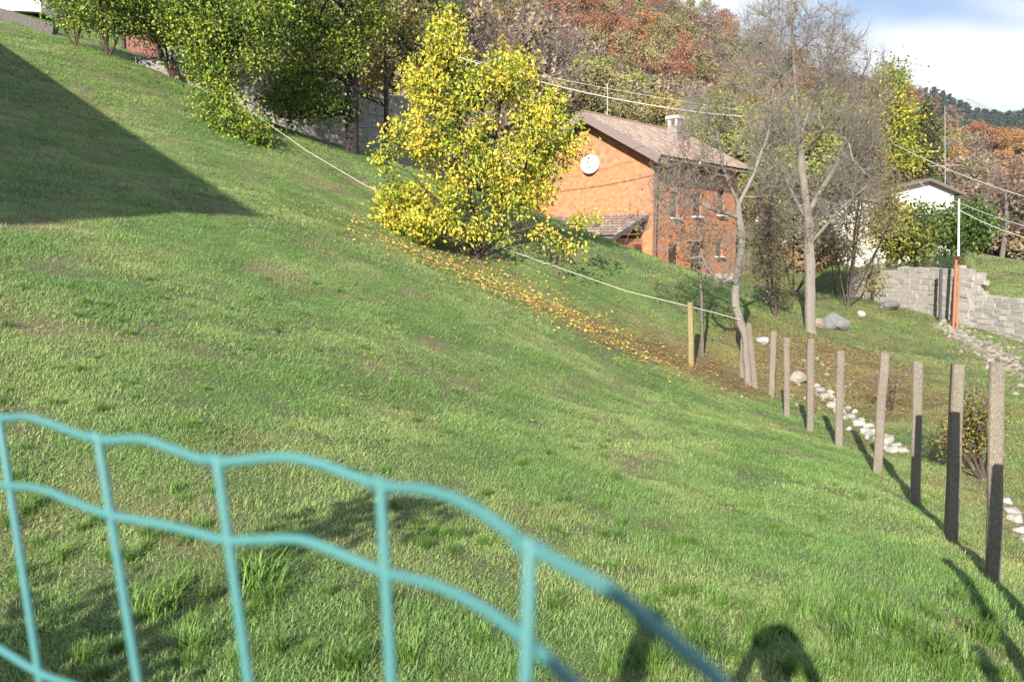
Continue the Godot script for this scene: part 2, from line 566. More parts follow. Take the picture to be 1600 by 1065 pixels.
# ------------------------------------------------------------------ trees
# Joins branch tips to a growing skeleton; returns node positions, parents and tip counts.
func grow(trunks: Array, tips: Array, rng: RandomNumberGenerator, step: float, bow: float, wander: float) -> Dictionary:
	var pos := PackedVector3Array()
	var par := PackedInt32Array()
	var gen := PackedInt32Array()
	var dirs := PackedVector3Array()
	for tr in trunks:
		var last := -1
		for i in tr.size():
			if i == 0:
				if pos.size() and (tr[0] as Vector3).distance_to(pos[0]) > 0.6:
					var bd := 1e9
					for q in pos.size():
						var dd: float = pos[q].distance_to(tr[0])
						if dd < bd:
							bd = dd; last = q
				elif pos.size():
					last = 0
				else:
					pos.append(tr[0]); par.append(-1); gen.append(0); dirs.append(Vector3.UP); last = 0
				continue
			var a := pos[last]
			var b: Vector3 = tr[i]
			var n := maxi(1, int(ceil(a.distance_to(b) / step)))
			for k in n:
				var p := a.lerp(b, float(k + 1) / n)
				if k < n - 1: p += Vector3(rng.randfn(), rng.randfn() * 0.3, rng.randfn()) * wander * 0.12
				pos.append(p); par.append(last); gen.append(0); dirs.append((p - pos[last]).normalized())
				last = pos.size() - 1
	var base := pos[0]
	var order := tips.duplicate()
	order.sort_custom(func(p, q): return p.distance_squared_to(base) < q.distance_squared_to(base))
	var ends := PackedInt32Array()
	for tip: Vector3 in order:
		var best := 0
		var bc := 1e18
		for i in range(1, pos.size()):
			var d := tip - pos[i]
			var c := d.length_squared()
			if c < bc:
				c *= (1.0 + 0.35 * gen[i]) * (1.7 - d.dot(dirs[i]) / (sqrt(c) + 1e-6))
				if c < bc:
					bc = c; best = i
		var a := pos[best]
		var dist := a.distance_to(tip)
		var n := maxi(1, int(ceil(dist / step)))
		var last := best
		var off := Vector3(rng.randfn(), rng.randfn(), rng.randfn()) * wander * dist * 0.6
		for k in n:
			var f := float(k + 1) / n
			var p := a.lerp(tip, f) + (Vector3.UP * bow * dist + off) * sin(f * PI) * (1.0 - 0.4 * f)
			pos.append(p); par.append(last); gen.append(gen[best] + 1); dirs.append((p - pos[last]).normalized())
			last = pos.size() - 1
		ends.append(last)
	var cnt := PackedFloat32Array()
	cnt.resize(pos.size())
	for e in ends: cnt[e] += 1.0
	for i in range(pos.size() - 1, 0, -1):
		cnt[i] = maxf(cnt[i], 0.6)
		if par[i] >= 0: cnt[par[i]] += cnt[i]
	return {"pos": pos, "par": par, "cnt": cnt, "ends": ends}

func limbs(g: Dictionary, tip_r: float, power: float, rmax: float, col: Color, rng: RandomNumberGenerator) -> MB:
	var mb := MB.new()
	var pos: PackedVector3Array = g.pos
	var par: PackedInt32Array = g.par
	var cnt: PackedFloat32Array = g.cnt
	for i in range(1, pos.size()):
		var p := par[i]
		var rb := minf(rmax, tip_r * pow(cnt[i], power))
		var rp := minf(rmax, tip_r * pow(cnt[p], power))
		var ra := rp if cnt[i] > cnt[p] * 0.6 else minf(rp, rb * 1.3)
		if p == 0: ra = rb * 1.5
		var sides := 8 if ra > 0.07 else (5 if ra > 0.02 else 3)
		var c := col * (rng.randf_range(0.85, 1.12) if rb < 0.03 else 1.0)
		mb.cone(pos[p] - (pos[i] - pos[p]) * 0.06, pos[i], ra, rb, sides, c)
	return mb

func in_lobe(l: Array, rng: RandomNumberGenerator) -> Vector3:   # [u, v, depth, ru, rv, rd]
	var q := Vector3(rng.randfn(), rng.randfn(), rng.randfn()).normalized() * pow(rng.randf(), 0.42)
	return px(l[0] + q.x * l[3], l[1] + q.y * l[4], l[2] + q.z * l[5])

func lobe_tips(lobes: Array, rng: RandomNumberGenerator) -> Array:
	var out := []
	for l in lobes:
		for k in l[6]:
			var p := in_lobe(l, rng)
			var h := H(p.x, p.z) + 0.12
			if p.y < h: p.y = h + rng.randf() * 0.3
			out.append(p)
	return out

# leaves hanging in sprays round each tip
func foliage(tips: Array, per: int, spread: float, size: float, droop: float, cols: Array, rng: RandomNumberGenerator) -> MB:
	var mb := MB.new(false)
	for t: Vector3 in tips:
		var tone := rng.randf()
		for k in per:
			var p := t + Vector3(rng.randfn(), rng.randfn() * 0.8, rng.randfn()) * spread
			var d := Vector3(rng.randfn(), rng.randfn() - droop, rng.randfn()).normalized()
			var s := d.cross(Vector3(rng.randfn(), rng.randfn(), rng.randfn())).normalized()
			var f := clampf(tone + rng.randfn(0, 0.25), 0.0, 0.999) * (cols.size() - 1)
			var c: Color = cols[int(f)].lerp(cols[int(f) + 1], f - int(f)) * rng.randf_range(0.75, 1.2)
			var l := size * rng.randf_range(0.65, 1.3)
			mb.leaf(p, d, s, l, l * 0.62, c)
	return mb

func twigs(mb: MB, g: Dictionary, per: int, l: float, r: float, up: float, col: Color, rng: RandomNumberGenerator):
	var pos: PackedVector3Array = g.pos
	var par: PackedInt32Array = g.par
	var cnt: PackedFloat32Array = g.cnt
	for i in range(1, pos.size()):
		if cnt[i] > 4.0: continue
		var d0 := (pos[i] - pos[par[i]]).normalized()
		for k in per:
			var d := (d0 * 0.8 + Vector3(rng.randfn(), rng.randfn() + up, rng.randfn()) * 0.6).normalized()
			var a := pos[i].lerp(pos[par[i]], rng.randf())
			var ll := l * rng.randf_range(0.4, 1.2)
			var b := a + d * ll * 0.5
			var e := b + (d + Vector3(rng.randfn(), rng.randfn() + up, rng.randfn()) * 0.35).normalized() * ll * 0.5
			mb.cone(a, b, r, r * 0.75, 3, col)
			mb.cone(b, e, r * 0.75, r * 0.4, 3, col)

# ------------------------------------------------------------------ the single trees
func tree_thing(called: String, at: Vector3, label: String, category: String, g: Dictionary, wood: MB, bark: Material, crown: MB, leaf: Material, group := "") -> Node3D:
	var o := thing(called, at, label, category, group)
	part("trunk", wood.mesh(bark), o)
	if crown: part("crown", crown.mesh(leaf), o)
	return o

func path_px(a: Array) -> Array:
	return a.map(func(q): return px(q[0], q[1], q[2]))

func build_yellow_tree():
	var rng := rgn(41)
	var b := hit(742, 402)
	var t := to_px(b).z
	var stems := []
	for s in [[[738, 330, t], [728, 250, t - 0.3], [705, 150, t], [697, 60, t]], [[752, 330, t + 0.3], [770, 240, t + 0.5], [785, 140, t + 0.3]], [[765, 345, t], [810, 280, t - 0.4], [850, 210, t - 0.3]], [[722, 355, t - 0.4], [680, 310, t - 0.8], [640, 270, t - 0.8]], [[746, 340, t + 0.6], [735, 260, t + 1.0], [690, 190, t + 1.0]], [[770, 375, t - 0.3], [830, 355, t - 0.5], [900, 350, t - 0.6]], [[718, 380, t - 0.5], [670, 365, t - 1.0], [630, 350, t - 1.0]]]:
		stems.append([b - Vector3(0, 0.1, 0)] + path_px(s))
	var lobes := [[697, 58, t, 28, 48, 0.8, 34], [660, 130, t, 38, 45, 1.0, 38], [795, 115, t, 38, 45, 1.0, 40], [730, 150, t, 70, 60, 1.4, 50], [850, 190, t, 48, 55, 1.1, 56], [650, 205, t, 52, 42, 1.2, 46], [750, 240, t, 110, 48, 1.6, 66], [855, 265, t, 38, 36, 1.0, 26], [632, 305, t - 0.6, 42, 28, 0.9, 40], [655, 350, t - 0.8, 62, 34, 1.0, 56], [700, 300, t, 38, 40, 1.0, 24], [805, 290, t, 56, 40, 1.2, 36], [735, 355, t - 0.4, 55, 36, 1.0, 16], [850, 340, t - 0.3, 38, 34, 0.8, 6], [915, 345, t - 0.5, 24, 36, 0.6, 6], [890, 385, t - 0.5, 50, 10, 0.5, 3], [900, 215, t, 16, 40, 0.6, 10], [597, 245, t - 0.5, 14, 22, 0.4, 6], [620, 385, t - 0.8, 30, 12, 0.5, 10]]
	var tips := lobe_tips(lobes, rng)
	var g := grow(stems, tips, rng, 0.35, 0.06, 0.06)
	var wood := limbs(g, 0.0055, 0.46, 0.10, Color(0.16, 0.13, 0.10), rng)
	var cols := [Color(0.13, 0.20, 0.025), Color(0.29, 0.34, 0.03), Color(0.49, 0.44, 0.04), Color(0.60, 0.45, 0.05)]
	var fo := foliage(tips, 40, 0.165, 0.105, 1.0, cols, rng)
	tree_thing("yellow_tree", b, "small many-stemmed tree in bright yellow and lime leaf on the lawn edge", "tree", g, wood, M.bark, fo, M.leaf)

func build_left_trees():
	var rng := rgn(52)
	var green := [Color(0.04, 0.085, 0.012), Color(0.09, 0.165, 0.018), Color(0.17, 0.26, 0.026), Color(0.36, 0.37, 0.035)]
	# ivy-clad tree that the rope is tied to
	var b := on_ground(352, 205, 22.5)
	var t := 22.5
	var tips := lobe_tips([[335, 30, t, 42, 45, 1.2, 110], [328, 100, t, 32, 42, 0.9, 70], [345, 165, t - 0.3, 30, 32, 0.8, 40], [372, 210, t - 0.6, 34, 20, 0.6, 36], [395, 232, t - 0.5, 22, 14, 0.5, 10], [290, 20, t, 44, 36, 1.0, 70], [415, 25, t, 46, 36, 1.1, 70], [400, 85, t, 24, 34, 0.7, 24], [300, 70, t, 24, 22, 0.7, 16], [330, -90, t, 130, 70, 2.2, 170], [230, -40, t, 70, 45, 1.6, 70], [260, -110, t + 1.0, 110, 60, 2.5, 120]], rng)
	var stems := [[b - Vector3(0, 0.2, 0)] + path_px([[345, 120, t], [338, 20, t], [330, -120, t]]), [px(342, 90, t)] + path_px([[400, 20, t], [440, -40, t]]), [px(338, 20, t)] + path_px([[280, -20, t], [230, -60, t]])]
	var g := grow(stems, tips, rng, 0.5, 0.05, 0.07)
	tree_thing("ivy_tree", b, "green tree hung with leaves down its trunk that the white rope is tied to", "tree", g, limbs(g, 0.008, 0.5, 0.17, Color(0.09, 0.075, 0.06), rng), M.bark, foliage(tips, 48, 0.26, 0.10, 0.8, green, rng), M.leaf)
	# straight dark trunk in front of the stone wall
	b = on_ground(550, 240, 26.0)
	t = 26.0
	tips = lobe_tips([[475, 40, t, 52, 48, 1.3, 110], [465, 115, t, 44, 36, 1.1, 70], [505, 160, t, 40, 30, 0.9, 60], [445, 160, t, 34, 26, 0.8, 44], [540, 70, t, 34, 60, 1.2, 50], [585, 20, t, 30, 40, 1.0, 30], [520, -60, t, 140, 60, 2.5, 150], [430, 0, t, 50, 50, 1.2, 50], [430, -120, t - 1.5, 150, 70, 3.0, 160]], rng)
	stems = [[b - Vector3(0, 0.3, 0)] + path_px([[549, 150, t], [546, 40, t], [542, -120, t]]), [px(547, 80, t)] + path_px([[500, 40, t], [460, 20, t]]), [px(548, 120, t)] + path_px([[505, 110, t], [470, 115, t]])]
	g = grow(stems, tips, rng, 0.5, 0.05, 0.07)
	tree_thing("broadleaf_tree", b, "green tree with straight dark trunk standing before the shaded stone wall", "tree", g, limbs(g, 0.009, 0.52, 0.22, Color(0.075, 0.065, 0.055), rng), M.bark, foliage(tips, 46, 0.30, 0.11, 0.7, green, rng), M.leaf)
	# slender tree behind the yellow one
	b = on_ground(604, 250, 30.0)
	t = 30.0
	var olive := [Color(0.10, 0.10, 0.02), Color(0.20, 0.17, 0.03), Color(0.34, 0.24, 0.03), Color(0.30, 0.15, 0.03)]
	tips = lobe_tips([[575, 60, t, 34, 50, 1.4, 40], [585, 120, t, 26, 40, 1.2, 30], [640, 40, t, 34, 50, 1.4, 28], [600, -60, t, 80, 60, 2.0, 50], [560, 130, t, 20, 26, 0.9, 14]], rng)
	stems = [[b - Vector3(0, 0.2, 0)] + path_px([[603, 130, t], [600, 20, t], [596, -100, t]])]
	g = grow(stems, tips, rng, 0.5, 0.05, 0.07)
	tree_thing("slender_tree", b, "slender tree with pale trunk and thin olive and amber leaves behind the yellow tree", "tree", g, limbs(g, 0.009, 0.46, 0.14, Color(0.16, 0.14, 0.12), rng), M.bark, foliage(tips, 22, 0.34, 0.13, 0.6, olive, rng), M.leaf)
	# bushes on the crest
	var k := 0
	for q in [[[118, 60, 28.5], [[118, 15, 28.5, 36, 30, 1.0, 46], [95, -10, 28.5, 30, 26, 1.0, 26]], "leafy green bush beside the white building on the crest"],
			[[168, 78, 28.0], [[165, 18, 28.0, 40, 32, 1.0, 70], [205, 20, 28.0, 34, 28, 1.0, 44], [160, -45, 28, 70, 34, 1.2, 70], [175, -75, 26.0, 100, 45, 1.8, 190], [120, -130, 25.0, 90, 50, 1.8, 110]], "tall yellow-green bush with brown bare stems on the crest"],
			[[268, 75, 29.0], [[255, 10, 29.0, 44, 36, 1.2, 80], [230, 45, 28.5, 26, 20, 0.8, 20], [285, 45, 28.5, 24, 22, 0.8, 24], [262, -50, 29, 70, 40, 1.4, 70], [240, -60, 26.0, 90, 50, 1.8, 230], [330, -60, 27.0, 80, 45, 1.6, 120]], "dark green bush in front of the reddish shed"],
			[[375, 225, 21.8], [[368, 205, 21.8, 26, 16, 0.5, 26], [395, 225, 21.6, 22, 10, 0.4, 14]], "low leafy shrub at the foot of the ivy-clad tree"]]:
		b = on_ground(q[0][0], q[0][1], q[0][2])
		t = q[0][2]
		tips = lobe_tips(q[1], rng)
		stems = []
		for s in 7:
			var u: float = q[0][0] + rng.randf_range(-30, 30)
			var c := to_px(b)
			stems.append([b - Vector3(0, 0.1, 0), px(lerpf(c.x, u, 0.5), c.y - 18, t), px(u, c.y - 45, t + rng.randf_range(-0.5, 0.5))])
		if k == 3: stems = [[b - Vector3(0, 0.1, 0), b + Vector3(0.1, 0.35, 0)]]
		g = grow(stems, tips, rng, 0.4, 0.05, 0.08)
		tree_thing("leafy_bush", b, q[2], "bush", g, limbs(g, 0.006, 0.45, 0.05, Color(0.17, 0.10, 0.055), rng), M.bark, foliage(tips, 44, 0.26, 0.10, 0.5, green, rng), M.leaf)
		k += 1

func build_bare_trees():
	var rng := rgn(63)
	var grey := Color(0.52, 0.475, 0.42)
	var b := hit(1171, 600)
	var t := to_px(b).z
	var stems := [[b - Vector3(0, 0.15, 0)] + path_px([[1164, 520, t], [1150, 480, t], [1150, 440, t + 0.1], [1160, 380, t], [1154, 320, t], [1154, 295, t]]),
		[px(1154, 320, t)] + path_px([[1130, 262, t - 0.2], [1119, 200, t - 0.3], [1106, 160, t - 0.5], [1078, 132, t - 0.6]]),
		[px(1154, 315, t)] + path_px([[1180, 268, t + 0.2], [1202, 205, t + 0.4], [1210, 120, t + 0.6], [1208, 40, t + 0.6]]),
		[px(1150, 445, t)] + path_px([[1122, 440, t - 0.3], [1104, 415, t - 0.4], [1095, 385, t - 0.5]]),
		[px(1156, 340, t)] + path_px([[1110, 325, t - 0.3], [1068, 300, t - 0.5], [1030, 285, t - 0.6]])]
	var tips := lobe_tips([[1100, 200, t - 0.3, 60, 75, 1.2, 190], [1205, 120, t + 0.4, 46, 110, 1.2, 190], [1080, 290, t - 0.3, 70, 70, 1.1, 230], [1205, 260, t + 0.3, 46, 70, 1.0, 130], [1040, 330, t - 0.5, 60, 65, 0.9, 130], [1125, 385, t - 0.2, 55, 65, 0.9, 130]], rng)
	var g := grow(stems, tips, rng, 0.3, 0.08, 0.09)
	var wood := limbs(g, 0.0034, 0.48, 0.12, grey, rng)
	twigs(wood, g, 5, 0.45, 0.0042, 0.35, Color(0.62, 0.55, 0.48), rng)
	var some := []
	for k in 40: some.append(tips[rng.randi() % tips.size()])
	tree_thing("bare_tree", b, "pale bare tree with a kinked trunk where the white rope ends", "tree", g, wood, M.bark, foliage(some, 7, 0.25, 0.085, 0.7, [Color(0.12, 0.16, 0.02), Color(0.3, 0.27, 0.04), Color(0.35, 0.2, 0.05)], rng), M.leaf)
	b = on_ground(1268, 524, 23.0)
	t = 23.0
	stems = [[b - Vector3(0, 0.2, 0)] + path_px([[1266, 430, t], [1264, 350, t], [1258, 300, t], [1249, 225, t], [1245, 185, t]]),
		[px(1249, 220, t)] + path_px([[1272, 145, t + 0.3], [1289, 98, t + 0.4], [1304, 40, t + 0.5], [1310, -40, t + 0.5]]),
		[px(1245, 185, t)] + path_px([[1218, 120, t - 0.3], [1208, 60, t - 0.4], [1200, -10, t - 0.4]]),
		[px(1246, 195, t)] + path_px([[1241, 100, t], [1236, 20, t], [1230, -60, t]]),
		[px(1262, 335, t)] + path_px([[1305, 262, t + 0.3], [1342, 205, t + 0.5], [1368, 160, t + 0.6]]),
		[px(1263, 345, t)] + path_px([[1226, 275, t - 0.4], [1194, 225, t - 0.6]]),
		[px(1265, 380, t)] + path_px([[1310, 330, t - 0.4], [1355, 290, t - 0.5]])]
	tips = lobe_tips([[1295, 80, t, 66, 80, 1.8, 330], [1218, 55, t, 56, 76, 1.6, 260], [1345, 185, t, 46, 70, 1.5, 260], [1262, 180, t, 80, 64, 1.8, 240], [1325, 290, t, 60, 60, 1.4, 200], [1200, 215, t - 0.4, 46, 64, 1.2, 140], [1255, -60, t, 80, 45, 1.6, 90], [1165, 80, t, 40, 80, 1.2, 120], [1370, 130, t, 30, 60, 1.2, 80], [1250, 330, t, 60, 70, 1.3, 130]], rng)
	g = grow(stems, tips, rng, 0.34, 0.08, 0.09)
	wood = limbs(g, 0.0036, 0.50, 0.18, grey * 1.05, rng)
	twigs(wood, g, 6, 0.55, 0.0048, 0.45, Color(0.62, 0.55, 0.48), rng)
	some = []
	for k in 60: some.append(tips[rng.randi() % tips.size()])
	tree_thing("bare_tree", b, "tall bare tree with straight thick trunk and wide crown of fine twigs", "tree", g, wood, M.bark, foliage(some, 7, 0.3, 0.09, 0.6, [Color(0.12, 0.15, 0.02), Color(0.28, 0.25, 0.04)], rng), M.leaf)
	# sapling behind the stake
	b = hit(1098, 556)
	t = to_px(b).z
	stems = [[b - Vector3(0, 0.1, 0)] + path_px([[1097, 480, t], [1094, 420, t], [1097, 375, t]])]
	tips = lobe_tips([[1090, 370, t, 45, 40, 0.7, 60], [1075, 400, t, 40, 30, 0.6, 30]], rng)
	g = grow(stems, tips, rng, 0.25, 0.08, 0.09)
	wood = limbs(g, 0.004, 0.5, 0.07, Color(0.36, 0.32, 0.27), rng)
	twigs(wood, g, 1, 0.3, 0.003, 0.3, Color(0.22, 0.18, 0.15), rng)
	tree_thing("sapling", b, "thin young tree with speckled trunk behind the yellowish stake", "tree", g, wood, M.bark, foliage(tips, 4, 0.2, 0.07, 0.4, [Color(0.10, 0.12, 0.02), Color(0.26, 0.2, 0.05)], rng), M.leaf)
	# scrub round the tall bare tree
	var dull := [Color(0.10, 0.11, 0.03), Color(0.19, 0.17, 0.05), Color(0.26, 0.17, 0.06), Color(0.17, 0.12, 0.08)]
	for q in [[[1212, 498, 23.5], [[1205, 400, 23.5, 36, 70, 1.2, 200], [1190, 320, 23.8, 32, 56, 1.0, 110]], 9, "olive twiggy shrub between the two bare trees", dull],
			[[1325, 470, 27.0], [[1325, 330, 27.0, 50, 80, 1.6, 260], [1352, 240, 27.0, 36, 70, 1.4, 200], [1385, 310, 27, 26, 70, 1.0, 170]], 9, "tall grey-brown thicket behind the tall bare tree", dull],
			[[1240, 470, 28.0], [[1230, 320, 28.0, 56, 80, 1.5, 240], [1290, 340, 28, 36, 80, 1.2, 140]], 7, "brownish scrub behind the tall bare trunk", dull],
			[[1310, 440, 29.0], [[1310, 390, 29.0, 36, 26, 1.0, 50]], 26, "dark green bush above the boulder by the stone wall", [Color(0.03, 0.06, 0.012), Color(0.07, 0.11, 0.015), Color(0.2, 0.22, 0.03)]],
			[[1362, 462, 29.0], [[1366, 430, 28.8, 10, 44, 0.4, 24]], 16, "column of yellow ivy climbing beside the stone wall", [Color(0.14, 0.16, 0.02), Color(0.36, 0.30, 0.03)]],
			[[1545, 700, 10.8], [[1528, 655, 10.8, 40, 46, 0.5, 170], [1500, 690, 10.8, 34, 26, 0.4, 70]], 14, "low green and rust bramble behind the last posts", [Color(0.07, 0.1, 0.015), Color(0.18, 0.2, 0.03), Color(0.26, 0.12, 0.04)]],
			[[1395, 620, 16.0], [[1390, 590, 16.0, 40, 24, 0.7, 50]], 4, "dry reddish bramble beyond the middle posts", [Color(0.2, 0.11, 0.05), Color(0.28, 0.17, 0.08)]]]:
		b = on_ground(q[0][0], q[0][1], q[0][2])
		t = q[0][2]
		tips = lobe_tips(q[1], rng)
		stems = []
		for s in 6:
			var l: Array = q[1][s % q[1].size()]
			stems.append([b - Vector3(0, 0.1, 0), px(l[0] + rng.randf_range(-1, 1) * l[3] * 0.6, l[1] + l[4] * 0.3, t + rng.randf_range(-0.5, 0.5) * l[5])])
		g = grow(stems, tips, rng, 0.35, 0.06, 0.09)
		wood = limbs(g, 0.004, 0.45, 0.05, Color(0.22, 0.17, 0.14), rng)
		twigs(wood, g, 3, 0.5 if t > 20 else 0.25, 0.0055 if t > 20 else 0.003, 0.3, Color(0.58, 0.49, 0.46), rng)
		tree_thing("shrub", b, q[3], "shrub", g, wood, M.bark, foliage(tips, q[2], 0.25 if t > 20 else 0.1, 0.085 if t > 20 else 0.05, 0.4, q[4], rng), M.leaf)

func build_right_bushes():
	var rng := rgn(74)
	for q in [[[1435, 402, 40.0], [[1432, 355, 40.0, 32, 34, 1.2, 90], [1425, 385, 39.5, 36, 12, 1.0, 30]], "rounded dark evergreen bush before the cream house", [Color(0.03, 0.055, 0.012), Color(0.07, 0.10, 0.02), Color(0.15, 0.17, 0.03)]],
			[[1500, 405, 42.0], [[1500, 355, 42.0, 48, 38, 1.5, 150], [1525, 345, 42.0, 24, 30, 1.0, 40]], "broad glossy green laurel bush near the white-topped pole", [Color(0.025, 0.06, 0.012), Color(0.055, 0.11, 0.018), Color(0.10, 0.16, 0.03)]],
			[[1390, 402, 39.0], [[1390, 345, 39.0, 22, 48, 1.0, 90], [1410, 375, 39.0, 20, 26, 0.8, 40]], "loose olive-yellow bush against the pale house wall", [Color(0.08, 0.10, 0.02), Color(0.17, 0.18, 0.03), Color(0.30, 0.27, 0.04)]],
			[[1400, 380, 47.0], [[1395, 130, 47.0, 22, 38, 1.6, 60], [1402, 195, 47.0, 34, 40, 1.8, 80], [1420, 245, 46.5, 30, 26, 1.5, 50], [1375, 170, 47.0, 30, 40, 1.6, 50]], "tall yellow-green tree standing behind the cream house gable", [Color(0.08, 0.12, 0.02), Color(0.2, 0.23, 0.025), Color(0.42, 0.36, 0.03)]],
			[[1445, 370, 56.0], [[1445, 200, 56.0, 26, 40, 1.8, 90], [1440, 245, 56.0, 30, 30, 1.8, 60]], "dark spruce-like tree beyond the cream house", [Color(0.022, 0.04, 0.015), Color(0.05, 0.06, 0.02), Color(0.10, 0.09, 0.04)]]]:
		var b := on_ground(q[0][0], q[0][1], q[0][2])
		var tips := lobe_tips(q[1], rng)
		var l: Array = q[1][0]
		var g := grow([[b - Vector3(0, 0.2, 0), px(l[0], l[1] + l[4] * 0.6, l[2])]], tips, rng, 0.7, 0.05, 0.06)
		tree_thing("evergreen_bush" if q[0][1] > 400 else "yellow_green_tree" if q[0][2] < 50 else "dark_tree", b, q[2], "bush" if q[0][1] > 400 else "tree", g, limbs(g, 0.012, 0.48, 0.2, Color(0.13, 0.1, 0.08), rng), M.bark, foliage(tips, 30, 0.4, 0.2, 0.3, q[3], rng), M.leaf)

# ------------------------------------------------------------------ the wooded hill and the far ridges
func local_crown(seed_: int, r: float, h: float, leaves: int, size: float, conical: bool) -> MB:
	var rng := rgn(seed_)
	var mb := MB.new(false)
	var lobes := []
	for k in 16:
		var a := rng.randf() * TAU
		var f := rng.randf()
		var y := h * (0.22 + 0.72 * f)
		var w := r * (1.0 - f if conical else sqrt(maxf(0.05, 1.0 - pow(f * 1.7 - 0.75, 2)))) * rng.randf_range(0.35, 0.85)
		lobes.append([Vector3(cos(a) * w, y, sin(a) * w), r * rng.randf_range(0.25, 0.48) * (0.7 if conical else 1.0), rng.randf_range(0.7, 1.3)])
	for k in leaves:
		var l: Array = lobes[k % 16]
		var q := Vector3(rng.randfn(), rng.randfn(), rng.randfn()).normalized() * pow(rng.randf(), 0.4)
		var p: Vector3 = l[0] + q * l[1] * Vector3(1, 0.8, 1)
		var d := Vector3(rng.randfn(), rng.randfn() - 0.5, rng.randfn()).normalized()
		var s := d.cross(Vector3(rng.randfn(), rng.randfn(), rng.randfn())).normalized()
		var z := size * rng.randf_range(0.6, 1.4)
		var v: float = l[2] * rng.randf_range(0.7, 1.3)
		mb.leaf(p, d, s, z, z * 0.65, Color(v * rng.randf_range(0.85, 1.15), v, v * rng.randf_range(0.7, 1.1)))
	return mb

func local_wood(seed_: int, r: float, h: float, ntips: int, tw: int, col: Color) -> MB:
	var rng := rgn(seed_)
	var tips := []
	for k in ntips:
		var q := Vector3(rng.randfn(), rng.randfn(), rng.randfn()).normalized() * pow(rng.randf(), 0.45)
		tips.append(Vector3(q.x * r, h * 0.62 + q.y * h * 0.38, q.z * r))
	var g := grow([[Vector3(0, -0.8, 0), Vector3(rng.randfn() * 0.2, h * 0.35, rng.randfn() * 0.2), Vector3(rng.randfn() * 0.3, h * 0.7, rng.randfn() * 0.3)]], tips, rng, 0.9, 0.1, 0.08)
	var mb := limbs(g, 0.016, 0.5, 0.22, col, rng)
	if tw: twigs(mb, g, tw, 1.1, 0.012, 0.5, col * 0.85, rng)
	return mb

